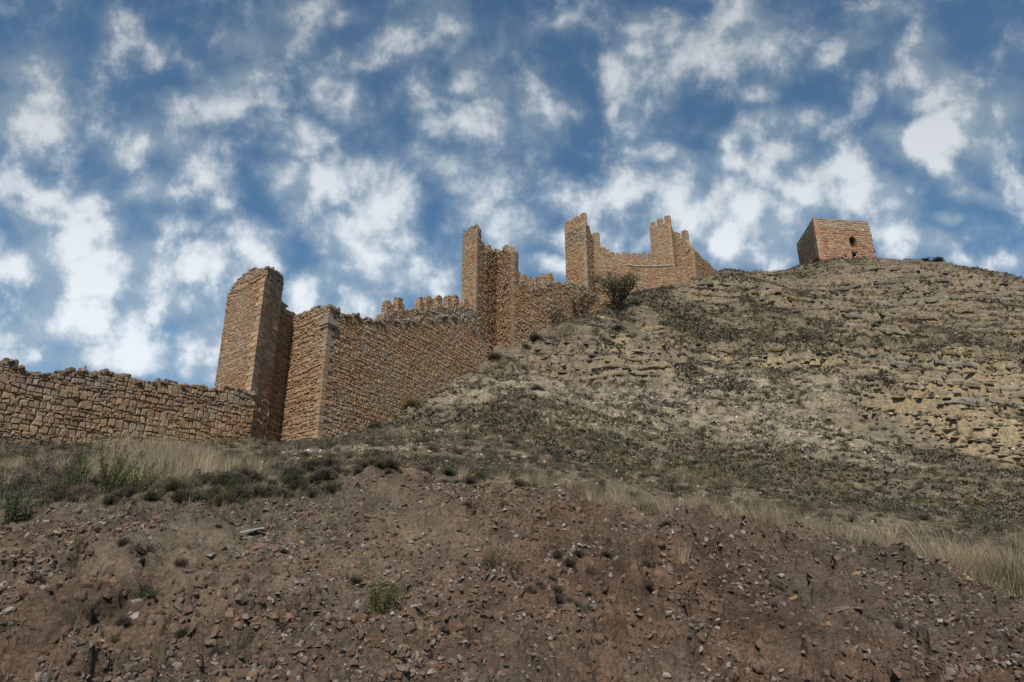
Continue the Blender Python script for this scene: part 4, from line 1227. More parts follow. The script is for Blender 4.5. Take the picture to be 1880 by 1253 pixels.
# ---- low cover: thyme cushions and grass tufts over the slope
rg = np.random.default_rng(2002)
CV = np.array([(.085, .074, .055), (.10, .085, .063), (.07, .065, .046), (.125, .103, .074), (.09, .078, .066)])
TV = np.array([(.155, .125, .08), (.185, .148, .098), (.13, .11, .068)]); TG = np.array([(.12, .108, .048), (.10, .095, .042), (.14, .118, .055)])
acc_c = Acc(); acc_t = Acc()
for (n, r0, r1, pr_c, pr_t, sc) in ((15000, 14, 34, THYME, TUFTS, 1.0), (100000, 32, 152, THYME_FAR, TUFT_FAR, 1.0), (130000, 60, 152, THYME_FAR, TUFT_FAR, 1.0)):
    x, y = hill_points(n, rg, r0, r1)
    den = fbm(x / 3.2, y / 3.2, 4, 140) * 1.5 - .22 * zmask(x, y, ZPALE, 5) + .1 * zmask(x, y, ZGREEN, 7) - .15 * zmask(x, y, ZOUT, 3)
    km = den - .9 * zmask(x, y, ZSCARP, 9) > rg.uniform(-.6, .6, len(x)); x, y = x[km], y[km]
    scatter(acc_c, pr_c, zl(x, y, -.03), (.09 + .22 * rg.uniform(0, 1, len(x)) ** 1.5) * (1.4 if r0 > 20 else 1) * (.8 + .45 * sstep(20, 90, np.hypot(x, y))), CV[rg.integers(0, 5, len(x))] * rg.uniform(.8, 1.6, (len(x), 1)), rg, .2)
    x, y = hill_points(n, rg, r0, r1)
    gm = zmask(x, y, ZGREEN, 7)
    den = fbm(x / 4, y / 4, 4, 150) * 1.4 + .3 * gm - .22 * zmask(x, y, ZPALE, 5) - .15 * zmask(x, y, ZOUT, 3)
    km = den - .9 * zmask(x, y, ZSCARP, 9) > rg.uniform(-.5, .65, len(x)); x, y, gm = x[km], y[km], gm[km]
    gc = np.where((rg.uniform(0, 1, len(x)) < gm * .85 + .08)[:, None], TG[rg.integers(0, 3, len(x))], TV[rg.integers(0, 3, len(x))]) * rg.uniform(.7, 1.2, (len(x), 1))
    scatter(acc_t, pr_t, zl(x, y, -.02), rg.uniform(.15, .34, len(x)) * (1.25 if r0 > 20 else 1) * (.8 + .35 * sstep(20, 90, np.hypot(x, y))), gc, rg, .15)
o = acc_c.build('ground_cover', M_LEAF, None, smooth=False, origin=(0, 0, 0)); tag(o, kind='stuff')
o = acc_t.build('dry_turf', M_LEAF, None, smooth=False, origin=(0, 0, 0)); tag(o, kind='stuff')

# ---- stones fallen from the walls, lying along their feet
rg = np.random.default_rng(2020); fall = Acc()
for pl_ in (p1, pEF, q4, u1, x1):
    n = int(pl_.L * 9); S_ = rg.uniform(0, pl_.L, n); D_ = rg.gamma(1.3, .55, n) + .05
    q_ = pl_.xyz(S_, D_, 0.0); scatter(fall, BLOCKS, zl(q_[:, 0], q_[:, 1], .0), .05 + .17 * rg.uniform(0, 1, n) ** 2.2, PAL_GREY[rg.integers(0, 6, n)] * rg.uniform(.45, .95, (n, 1)), rg)
o = fall.build('fallen_rubble', M_ROCK, None, smooth=False, origin=(0, 0, 0)); tag(o, kind='stuff')

# ---- scree and loose stones over the hillside
rg = np.random.default_rng(2003)
x, y = hill_points(80000, rg, 14, 150)
den = zmask(x, y, ZPALE, 5) + .7 * zmask(x, y, ZOUT, 3) + fbm(x / 3, y / 3, 3, 160) * .5
km = den > rg.uniform(-.1, 1.0, len(x)); x, y = x[km], y[km]
RC = np.array([(.42, .37, .29), (.36, .31, .24), (.46, .40, .31), (.33, .27, .20), (.40, .30, .19)])
ac = Acc(); scatter(ac, CHIPS, zl(x, y, .01), (.05 + .17 * rg.uniform(0, 1, len(x)) ** 3) * (.7 + .7 * sstep(20, 80, np.hypot(x, y))), RC[rg.integers(0, 5, len(x))] * rg.uniform(.45, 1.0, (len(x), 1)), rg, .6)
SCOL = np.array([(.24, .20, .15), (.28, .225, .155), (.20, .17, .135), (.29, .215, .12), (.26, .225, .175)])
for (n, lo, kx, s0_, s1_, gate) in ((60000, .1, (1, 1, .42), .12, .40, 1.0), (60000, .35, (2.2, .9, .32), .18, .42, .42)):
    x, y = hill_points(n, rg, 34, 150)
    om = height(x, y, True)[3]; zo = zmask(x, y, ZOUT, 3)
    zsc = zmask(x, y, ZSCARP, 9); km = (om * gate + zo * .07 * gate + zsc * .22 > rg.uniform(lo, 1, len(x))) & (rg.uniform(0, 1, len(x)) < gate); x, y = x[km], y[km]
    e = 1.2; gx = base_h(x + e, y)[0] - base_h(x - e, y)[0] + .8 * (fbm((x + e) / 14, y / 14, 3, 61) - fbm((x - e) / 14, y / 14, 3, 61)) * 2.6; gy = base_h(x, y + e)[0] - base_h(x, y - e)[0]
    yaw = np.arctan2(-gx, gy) + rg.normal(0, .18, len(x))
    SL = [(v * np.array(kx), t) for v, t in BLOCKS]
    scatter(ac, SL, zl(x, y, .02), (s0_ + s1_ * rg.uniform(0, 1, len(x)) ** 2.2), SCOL[rg.integers(0, 5, len(x))] * rg.uniform(.5, 1.0, (len(x), 1)), rg, .1, yaw)
o = ac.build('scree', M_ROCK, None, smooth=False, origin=(0, 0, 0)); tag(o, kind='stuff')


# ---- beds of rock standing out of the slope, each one a broken shelf following the contour
rg = np.random.default_rng(2010)
laz = np.linspace(R(-2), R(46), 1100); lr = 34 * np.exp(np.linspace(0, math.log(150 / 34.), 420))
LA, LR = np.meshgrid(laz, lr); LX, LY = LR * np.sin(LA), LR * np.cos(LA)
LH = height(LX, LY)
fold = fbm(LX / 16, LY / 16, 3, 231) * 2.6 + np.sin(LX / 7.5) * .7
LZ = LH + fold
MK = np.maximum(np.maximum(zmask(LX, LY, ZOUT, 3), zmask(LX, LY, ZSCARP, 9)), .55 * sstep(70, 95, LY) * sstep(20, 40, LX))
bed = Acc(); lev = 12.0
while lev < 60:
    lev += rg.uniform(.55, 1.5)
    up = LZ >= lev
    j = np.argmax(up, 0); ok = (j > 0) & up.any(0); jj = np.clip(j, 1, len(lr) - 1); ci = np.arange(len(laz))
    za, zb_ = LZ[jj - 1, ci], LZ[jj, ci]; t = np.clip((lev - za) / np.maximum(zb_ - za, 1e-3), 0, 1)
    r_ = lr[jj - 1] * (1 - t) + lr[jj] * t; h_ = LH[jj - 1, ci] * (1 - t) + LH[jj, ci] * t
    sc = r_ * laz
    p = (fbm(sc / 5.5, sc * 0 + lev * 7.1, 3, 241) * 1.3 + MK[jj, ci] * .85 - .52) * 1.3
    bk = np.floor(sc / (.9 + .5 * rg.uniform()) + .6 * fbm(sc / 1.3, sc * 0 + lev, 2, 251)); rb = _hash(bk, bk * 0 + int(lev * 100), 9)
    scale = .45 + .55 * sstep(55, 95, r_)
    p = np.clip(p, 0, .6) * scale * (.5 + .8 * rb) - .6 * (rb < .16) + .09 * fbm(sc / .5, sc * 0 + lev * 3.3, 2, 243)
    ok &= (p > .06) & (LY[jj, ci] < 118) & inside(LX[jj, ci], LY[jj, ci], 2.5) & off_keep(LX[jj, ci], LY[jj, ci])
    th = (.16 + .30 * vnoise(sc / 2.2, sc * 0 + lev, 245)) * (.6 + .6 * np.clip(p / .4, 0, 1.3)) * (.5 + .5 * scale) * (.7 + .6 * rb); top_j = .08 * fbm(sc / .7, sc * 0 + lev * 1.7, 2, 247)
    ux, uy = np.sin(laz), np.cos(laz)
    def pt(dr, z): return np.stack([(r_ + dr) * ux, (r_ + dr) * uy, z], -1)
    V = np.stack([pt(.9 + 0 * p, h_ + .55), pt(-p * .75, h_ + .05 + top_j), pt(-p, h_ - .05 + top_j), pt(-p * .92, h_ - th + top_j), pt(.5 + 0 * p, h_ - th * 1.1)], 1)
    col = SCOL[rg.integers(0, 5)] * (.42 + .32 * vnoise(sc / 1.1, sc * 0 + lev, 249) + .22 * rb)[:, None]
    good = ok[:-1] & ok[1:] & (np.abs(np.diff(r_)) < .35)
    i = np.where(good)[0]
    if len(i) == 0: continue
    Q = np.concatenate([np.stack([i * 5 + k, (i + 1) * 5 + k, (i + 1) * 5 + k + 1, i * 5 + k + 1], 1) for k in range(4)])
    used, inv = np.unique(Q, return_inverse=True)
    bed.add(V.reshape(-1, 3)[used], inv.reshape(-1, 4), None, np.repeat(col, 5, 0)[used])
o = bed.build('bedrock', M_ROCK, None, smooth=False, origin=(0, 0, 0)); tag(o, kind='structure')

# ------------------------------------------------------------------ the cut bank: gravel, rocks, plants
def bank_points(n, rg, lo=-.22, hi=1.03):
    px = rg.uniform(-120, 2000, n); f = rg.uniform(lo, hi, n)
    cx = np.array([-300, 0, 300, 560, 740, 960, 1200, 1440, 1700, 1880, 2200]); cY = np.array([9, 9.8, 10.6, 12, 13, 13, 13, 13, 12.6, 12, 11]); fY = np.array([6.3, 6.8, 7, 7.3, 7.6, 7.8, 8.2, 8.6, 8.9, 8.9, 8.6])
    Y = np.interp(px, cx, fY) * (1 - f) + np.interp(px, cx, cY) * f
    X = (px - 940) / FPX * Y / cP * 1.02
    return X, Y, f


rg = np.random.default_rng(2004)
BC = np.array([(.165, .135, .115), (.14, .11, .09), (.20, .17, .145), (.15, .095, .068), (.12, .08, .06), (.18, .11, .078), (.27, .245, .22)])
x, y, f = bank_points(120000, rg)
den = fbm(x / 1.1, y / 1.1, 4, 170)
km = den * 1.5 > rg.uniform(-.5, .75, len(x)); x, y = x[km], y[km]
sz = .010 + .065 * rg.uniform(0, 1, len(x)) ** 4.5
ac = Acc(); scatter(ac, CHIPS, zl(x, y, .004), sz, BC[rg.integers(0, 7, len(x))] * np.array([1, .97, .92]) * rg.uniform(.5, 1.0, (len(x), 1)), rg, .7)
x, y, f = bank_points(9000, rg); km = fbm(x / .9, y / .9, 3, 171) * 1.4 > rg.uniform(-.3, .8, len(x)); x, y = x[km], y[km]
CL = np.array([(.115, .073, .048), (.09, .06, .042), (.14, .092, .062), (.115, .088, .066)])
scatter(ac, BLOCKS, zl(x, y, -.005), .03 + .075 * rg.uniform(0, 1, len(x)) ** 2.5, CL[rg.integers(0, 4, len(x))] * rg.uniform(.75, 1.2, (len(x), 1)), rg)
o = ac.build('gravel', M_ROCK, None, smooth=False, origin=(0, 0, 0)); tag(o, kind='stuff')

ANG = [hull_rock(9, 700 + i, 1, RNG.uniform(.6, .95), RNG.uniform(.4, .7)) for i in range(8)]
rock_kinds = [('pale grey limestone rock', [(.145, .135, .12), (.185, .17, .15), (.12, .11, .098)], ANG, 'rock'),
              ('brown earthy rock', [(.125, .085, .06), (.15, .105, .075)], ANG, 'rock'),
              ('orange-red broken tile shard', [(.22, .09, .05), (.19, .078, .045)], ANG, 'shard'),
              ('ochre sandstone rock', [(.22, .145, .075), (.20, .125, .07)], ANG, 'rock')]
rock_me = []
for lab, cols, prs, cat in rock_kinds:
    ms = []
    for i in range(6):
        V, T = prs[i]
        if cat == 'shard': V = V * np.array([1, 1.0, .35])
        ms.append(mesh_from('loose_rock', V, None, T, (M_ROCK,), False, tint=np.broadcast_to(np.array(cols[i % len(cols)]), (len(V), 3)) * rg.uniform(.85, 1.1)))
    rock_me.append(ms)
x, y, f = bank_points(620, rg, .02, 1.0)
den = fbm(x / 1.6, y / 1.6, 3, 180) + .25 * f
km = den > rg.uniform(-.5, .45, len(x)); x, y, f = x[km][:270], y[km][:270], f[km][:270]
P = zl(x, y); ppx, ppy = seen_px(P)
for k in range(len(x)):
    kd = int(rg.choice(4, p=[.38, .30, .16, .16]))
    lab, cols, prs, cat = rock_kinds[kd]
    o = bpy.data.objects.new('tile_shard' if cat == 'shard' else 'loose_rock', rock_me[kd][int(rg.integers(0, 6))]); COL.objects.link(o)
    s = float(.05 + .085 * rg.uniform(0, 1) ** 2.2)
    o.location = P[k] + np.array([0, 0, s * .02]); o.scale = (s, s * rg.uniform(.7, 1.1), s * rg.uniform(.6, 1)); o.rotation_euler = (rg.normal(.3, .45), rg.normal(0, .4), rg.uniform(0, 6.28))
    row = 'near the top of the earth bank' if f[k] > .66 else 'half-way down the earth bank' if f[k] > .33 else 'low on the earth bank'
    sd = 'on the weedy side' if ppx[k] < 630 else 'in the reddest soil' if ppx[k] < 1250 else 'on the straw side'
    l2 = f'{lab} {row}, {sd}'
    tag(o, l2, cat, l2.replace(' rock ', ' rocks ').replace(' shard ', ' shards '))

big = [(460, 1000, .34, 0, 'largest pale rock on the bank, lying above a brown one', .95), (480, 1018, .30, 1, 'brown rock wedged under the large pale rock', .9), (68, 1070, .22, 0, 'half-buried grey rock on the bank below the grey-green weed', .7),
       (788, 1180, .26, 1, 'brown slab beside the lone yellow-green weed', .6), (757, 1165, .20, 0, 'grey rock leaning on the brown slab beside the lone weed', .9), (662, 1115, .12, 0, 'single pale bluish stone above the green weed', .9),
       (1545, 1165, .22, 1, 'upper flat brown slab of the pair low on the bank', .5), (1548, 1192, .22, 1, 'lower thick brown slab of the pair low on the bank', .7), (1580, 1155, .16, 1, 'small brown block close to the pair of brown slabs', .7), (1635, 1238, .22, 1, 'brown block lying lowest on the bank, below the pair of slabs', .6),
       (840, 950, .09, 3, 'round ochre stone high on the bank under the rim', .95), (1293, 1028, .10, 3, 'orange-ochre stone next to the upright straw clump', .8), (310, 905, .2, 0, 'dark grey boulder lying among the green weeds', .6), (85, 975, .2, 0, 'whitish rock just under the weeds on the bank rim', .6),
       (735, 1240, .18, 1, 'brown stone at the bank foot below the leaning grey rock', .7), (380, 1092, .10, 0, 'flat pale stone on bare soil below the largest pale rock', .5)]
for (px, py, s, kd, lab, fl) in big:
    g = gpt(px, py)
    V, T = ANG[(px * 3 + py) % 8]; s *= .8 if kd else .66
    cols = rock_kinds[kd][1]
    me = mesh_from('loose_rock', V * np.array([1, .8, fl]) * s, None, T, (M_ROCK,), False, tint=np.broadcast_to(np.array(cols[px % len(cols)]), (len(V), 3)))
    o = bpy.data.objects.new('loose_rock', me); COL.objects.link(o); o.location = g + np.array([0, 0, s * .08]); o.rotation_euler = (.35, rg.normal(0, .15), rg.uniform(-.6, .6))
    tag(o, lab, 'rock')

# ---- dry straw: the strip along the bank top on the right, the patch at the wall foot on the left
rg = np.random.default_rng(2005)
CR = np.array([(a, b, c) for a, b, c in [(900, 890, 13.4), (1000, 905, 13.4), (1100, 925, 13.4), (1200, 945, 13.4), (1300, 955, 13.4), (1440, 968, 13.4), (1560, 1008, 13.4), (1700, 1050, 13.0), (1800, 1082, 12.7), (1880, 1108, 12.4), (2050, 1140, 12)]])
pos = []
for i in range(8000):
    px = 900 + 1150 * rg.uniform(0, 1) ** .75
    Y = np.interp(px, CR[:, 0], CR[:, 2]) + rg.gamma(1.6, 1.0) * (.35 + .75 * sstep(1000, 1750, px))
    if rg.uniform() > sstep(950, 1560, px) * .88 + .12: continue
    X = (px - 940) / FPX * Y / cP * 1.02
    if fbm(np.array([X * .9]), np.array([Y * 1.3]), 2, 210)[0] < rg.uniform(-.7, .12): continue
    pos.append((X, Y))
pos = np.array(pos)
strawc = np.array([(.29, .23, .155), (.35, .285, .195), (.24, .19, .125), (.20, .165, .10)])
n = len(pos); hgt = rg.uniform(.42, .95, n) * (.45 + .7 * sstep(-1, 9, pos[:, 0])) * (.55 + .9 * vnoise(pos[:, 0] * 1.3, pos[:, 1] * 1.6, 77))
ac = Acc(); scatter(ac, STRAW, zl(pos[:, 0], pos[:, 1], -.03), hgt, strawc[rg.integers(0, 4, n)] * rg.uniform(.7, 1.15, (n, 1)), rg, .12)
n = 1900
px = rg.uniform(-80, 640, n); Y = rg.uniform(13, 25, n); k = ((fbm(px / 90, Y / 3, 3, 190) > -.25) | ((px > 250) & (px < 440))) & (px < 460 + rg.normal(0, 60, n))
px, Y = px[k], Y[k]; X = (px - 940) / FPX * Y / cP * 1.0; n = len(X)
hgt = rg.uniform(.35, .9, n) * (.6 + .5 * np.exp(-((px - 330) / 130) ** 2))
ac2c = strawc[rg.integers(0, 4, n)] * rg.uniform(.75, 1.2, (n, 1))
scatter(ac, STRAW, zl(X, Y, -.03), hgt, ac2c, rg, .12)
n = 2600; px = rg.uniform(-80, 660, n); Y = rg.uniform(10.2, 17, n); X = (px - 940) / FPX * Y / cP
scatter(ac, TUFTS, zl(X, Y, -.02), rg.uniform(.08, .24, n), np.array([(.13, .11, .085), (.10, .092, .07), (.16, .13, .095), (.09, .095, .05)])[rg.integers(0, 4, n)], rg, .2)
# thin straws on the bank
x, y, f = bank_points(420, rg, 0, 1); k = fbm(x / 1.5, y / 1.5, 2, 200) > .08; x, y = x[k], y[k]
scatter(ac, STRAW, zl(x, y, -.02), rg.uniform(.12, .3, len(x)), strawc[rg.integers(0, 4, len(x))] * .75, rg, .3)
x = rg.uniform(-5.6, -3.0, 30); y = rg.uniform(6.4, 7.6, 30)
scatter(ac, STRAW, zl(x, y, -.03), rg.uniform(.25, .62, 30), strawc[rg.integers(0, 4, 30)] * .5, rg, .4)
o = ac.build('dry_grass', M_LEAF, None, smooth=False, origin=(0, 0, 0)); tag(o, kind='stuff')

# ---- heath and dark scrub along the bank edge (individual cushions)
rg = np.random.default_rng(2006)
HC = [(.075, .066, .056), (.062, .060, .042), (.10, .084, .07), (.05, .058, .032)]
heath_me = [mesh_from('bank_shrub', *(SHRUB_FINE[i % 5][:2]), None, (M_LEAF,), False, tint=SHRUB_FINE[i % 5][2] * np.array(HC[i % 4])) for i in range(20)]
edge = []
for i in range(170):
    px = rg.uniform(-60, 640); edge.append((px, rg.uniform(846, 940) + (0 if px < 450 else -35 * (px - 450) / 170), rg.uniform(.12, .29)))
for i in range(80):
    px = rg.uniform(600, 1880); edge.append((px, np.interp(px, [600, 740, 850, 960, 1100, 1200, 1300, 1440, 1560, 1700, 1880], [862, 862, 884, 902, 930, 950, 960, 974, 1014, 1056, 1114]) + rg.normal(-1, 5), rg.uniform(.10, .24)))
for (cx_, cy_) in ((1010, 1085), (1060, 1130), (1110, 1080), (1170, 1125), (1230, 1150), (1330, 1190), (1085, 1190), (700, 900), (880, 930), (1000, 1170), (1440, 1150)):
    for i in range(6): edge.append((cx_ + rg.normal(0, 28) , cy_ + rg.normal(0, 26), rg.uniform(.07, .16)))
for i in range(30):
    px = rg.uniform(0, 1850); lo = np.interp(px, [0, 600, 1400, 1850], [960, 900, 1000, 1120]); edge.append((px, rg.uniform(lo, 1240), rg.uniform(.08, .17)))
g = px_ground([e[0] for e in edge], [e[1] for e in edge]); P = zl(g[:, 0], g[:, 1])
for k, e in enumerate(edge):
    o = bpy.data.objects.new('bank_shrub', heath_me[int(rg.choice([i for i in range(20) if i % 4 != 3]) if k >= 250 else rg.integers(0, 20))]); COL.objects.link(o)
    s = e[2] * (.8 if k >= 250 else 1); o.location = P[k] + np.array([0, 0, -.02]); o.scale = (s, s * .9, s * rg.uniform(.8, 1.2)); o.rotation_euler = (rg.normal(0, .1), rg.normal(0, .1), rg.uniform(0, 6.28))
    lab = ('dark heathy cushion shrub among the weeds before the long low rampart' if k < 170 else 'dark low shrub along the rim of the earth bank' if k < 250 else 'small dry dark bush rooted on the bare face of the bank')
    tag(o, lab, 'shrub', lab.replace('shrub', 'shrubs').replace('bush', 'bushes'))


# ---- plants one can point to
def weed(px, py, hgt, wid, n, col, label, seed, stems=26, leafsz=.035, cat='plant', name='green_weed'):
    """an upright leafy weed: thin stems set with small leaves"""
    rg = np.random.default_rng(seed)
    g = gpt(px, py) - np.array([0, 0, .03])
    root = thing(name, label, cat, g)
    st = Acc(); lv = Acc(); ctr = []
    for k in range(stems):
        a = rg.uniform(0, 6.28); p = g + np.array([math.cos(a), math.sin(a), 0]) * wid * .18 * rg.uniform(0, 1)
        d = np.array([math.cos(a) * wid * .45, math.sin(a) * wid * .45, 0]) * rg.uniform(.2, 1.1) + np.array([.12 * hgt, 0, 0]); h = hgt * rg.uniform(.55, 1.05)
        pts = [p + d * t ** 1.5 + np.array([0, 0, h * t]) for t in np.linspace(0, 1, 6)]
        tube(st, pts, np.linspace(.006, .002, 6), np.array(col) * np.array([1.1, .95, .8]), 3)
        for t in np.linspace(.15, 1, 14): ctr.append(p + d * t ** 1.5 + np.array([0, 0, h * t]))
    V, Q, ci = leaf_cards(n, rg, np.array(ctr), leafsz * .55, leafsz, 3.0)
    lv.add(V, Q, None, np.repeat(np.array(col) * rg.uniform(.6, 1.4, (n, 1)), 4, 0))
    st.build('stems', M_LEAF, root); lv.build('leaves', M_LEAF, root, smooth=False)
    return root


weed(200, 915, .85, .75, 2600, (.060, .078, .028), 'tall green weed, largest of the clump before the long low rampart', 1)
weed(252, 920, .62, .6, 1700, (.066, .08, .026), 'bushy yellow-green weed lower than the tall green weed it touches', 2)
weed(128, 905, .75, .5, 1500, (.055, .07, .032), 'slender green weed thinner than the tall green weed beside it', 3)
weed(145, 868, 1.1, .35, 900, (.05, .066, .03), 'tall single-stemmed dark weed reaching up in front of the low wall', 4, stems=8)
weed(20, 965, .62, .6, 1500, (.045, .06, .032), 'grey-green weed standing apart at the outer end of the bank rim', 5)
weed(430, 872, .32, .5, 900, (.052, .068, .028), 'low green weed on the bank crest below the near tower', 6)
weed(682, 845, .22, .6, 1200, (.05, .066, .026), 'low leafy green plant on the crest in front of the curtain wall', 7, leafsz=.05)
weed(690, 1200, .42, .42, 1300, (.072, .082, .032), 'lone yellow-green weed on the lower bank in the middle', 8)
weed(1385, 955, .38, .9, 1500, (.07, .09, .03), 'patch of fresh green stalks in the straw at the bank edge', 9, stems=40)
weed(1075, 905, .45, .6, 700, (.12, .115, .05), 'pale green stalks in the straw behind the bank crest', 10)
weed(1030, 930, .22, .5, 900, (.035, .05, .022), 'dark green creeping plant spread over the bank rim', 11, leafsz=.05)
weed(262, 1130, .16, .3, 400, (.05, .064, .028), 'tiny green plant on the bare bank face', 12)
weed(915, 1075, .40, .62, 1500, (.17, .135, .095), 'round dry brown bush in the middle of the bank face', 13, stems=60, leafsz=.028, cat='bush', name='dry_bush')
weed(250, 1060, .2, .4, 700, (.06, .05, .045), 'dark dry bush on the bank face under the largest pale rock', 14, cat='bush', name='dry_bush')


def straw_clump(px, py, hgt, label, seed, n=120):
    g = gpt(px, py); V, Q, C = proto_tuft(seed, n, .6, .22, .012, bias=(.15, 0))
    me = mesh_from('straw_clump', V * np.array([hgt * .8, hgt * .8, hgt]), Q, None, (M_LEAF,), False, tint=C * np.array([.30, .23, .15]))
    o = bpy.data.objects.new('straw_clump', me); COL.objects.link(o); o.location = g - np.array([0, 0, .03])
    tag(o, label, 'grass clump')


straw_clump(1256, 1062, .5, 'upright straw-coloured grass clump alone on the bare bank face', 31)
straw_clump(790, 945, .34, 'small pale straw clump high on the stony bank', 32, 70)
straw_clump(545, 920, .32, 'short straw clump on the crest below the corner pilaster', 33, 70)
straw_clump(848, 885, .45, 'dry grey grass clump hanging over the rim in the middle', 34, 110)


def lone_bush(px, py, Y, s, label, col, seed, flat=1.0):
    g = gpt(px, py, Y); V, Q, C = proto_shrub(seed, 2200, .8, .075, twig=.4)
    me = mesh_from('bush', V * s * .78 * np.array([1.15, 1, flat * .85]), Q, None, (M_LEAF,), False, tint=C * np.array(col))
    o = bpy.data.objects.new('bush', me); COL.objects.link(o); o.location = g - np.array([0, 0, .05]); tag(o, label, 'bush')


DG = (.05, .053, .036)
lone_bush(1722, 482, 109.5, 1.5, 'dark round bush on the skyline beyond the keep', DG, 41, 1.1)
lone_bush(1698, 484, 109.8, 1.2, 'lower flatter dark bush on the skyline, between keep and round bush', DG, 42, .8)
lone_bush(984, 624, 62.5, .95, 'larger dark bush at the wall foot beyond the horned tower', DG, 43)
lone_bush(964, 634, 61, .8, 'small dark bush at the base of the horned tower', DG, 44)
lone_bush(1165, 558, 78, 1.1, 'dark low bush beside the trunk of the largest tree', DG, 45, .6)
lone_bush(908, 652, 57.2, .9, 'dark bush in the gap where the long curtain wall ends', DG, 46, 1.2)
lone_bush(865, 690, 52.5, .8, 'dark bush at the upper foot of the long curtain wall', DG, 47)
lone_bush(985, 722, 47.5, .75, 'grey round shrub alone on the pale slope below the horned tower', (.06, .06, .05), 48)
lone_bush(1135, 632, 66, .85, 'dark shrub on the slope below the largest tree', (.055, .055, .042), 49)
lone_bush(690, 782, 41.2, .7, 'dark bush at the lower foot of the long curtain wall', DG, 50)
lone_bush(755, 752, 44.5, .9, 'yellowish dry bush against the foot of the long curtain wall', (.15, .125, .07), 51)
lone_bush(1550, 890, 32, .6, 'dark domed shrub alone low on the slope under the pale rock face', (.05, .05, .042), 52)
lone_bush(1610, 585, 80, 1.2, 'dark spreading bush on the upper slope below the keep', DG, 53, .7)
lone_bush(1500, 484, 106.5, .9, 'dark bush at the corner foot of the keep', (.06, .06, .04), 54, .7)

# ------------------------------------------------------------------ sun and sky
SUN_EL, SUN_AZ = R(50), R(187)          # azimuth measured clockwise from +Y: behind the camera, to the left
sd = np.array([math.sin(SUN_AZ) * math.cos(SUN_EL), math.cos(SUN_AZ) * math.cos(SUN_EL), math.sin(SUN_EL)])
L = bpy.data.lights.new('sun', 'SUN'); L.energy = 4.4; L.angle = R(3); L.color = (1.0, .93, .83)
lo_ = bpy.data.objects.new('sun', L); COL.objects.link(lo_)
lo_.rotation_euler = Vector(-sd).to_track_quat('-Z', 'Y').to_euler()

W = bpy.data.worlds.new('World'); SC.world = W; W.use_nodes = True
nt = W.node_tree; nt.nodes.clear(); b = NB(nt)
sky = b.n('ShaderNodeTexSky', sky_type='NISHITA'); sky.sun_disc = False; sky.sun_elevation = SUN_EL; sky.sun_rotation = SUN_AZ
sky.air_density = 1.0; sky.dust_density = .4; sky.ozone_density = 2.0
direc = b.n('ShaderNodeTexCoord').outputs['Generated']


def dot(vec):
    nd = b.n('ShaderNodeVectorMath', operation='DOT_PRODUCT'); b.l(direc, nd.inputs[0]); nd.inputs[1].default_value = tuple(vec); return nd.outputs['Value']


# the part of the sky over the hill is charted on a plane square to a fixed compass bearing
df = b.math('MAXIMUM', dot(FWD), .12)
cu = b.math('DIVIDE', dot(RGT), df); cv = b.math('DIVIDE', dot(UPV), df)
cmb = b.n('ShaderNodeCombineXYZ'); b.l(cu, cmb.inputs[0]); b.l(cv, cmb.inputs[1]); UV = cmb.outputs[0]
# gentle warp so that no bank of cloud has a drawn outline
wn = b.n('ShaderNodeTexNoise', noise_dimensions='2D'); wn.inputs['Scale'].default_value = 5.5; wn.inputs['Detail'].default_value = 3; wn.inputs['Roughness'].default_value = .5
b.l(UV, wn.inputs['Vector'])
wv = b.n('ShaderNodeVectorMath', operation='MULTIPLY_ADD'); b.l(wn.outputs['Color'], wv.inputs[0]); wv.inputs[1].default_value = (.10, .10, 0); wv.inputs[2].default_value = (-.05, -.05, 0)
wa = b.n('ShaderNodeVectorMath', operation='ADD'); b.l(UV, wa.inputs[0]); b.l(wv.outputs[0], wa.inputs[1]); UVW = wa.outputs[0]
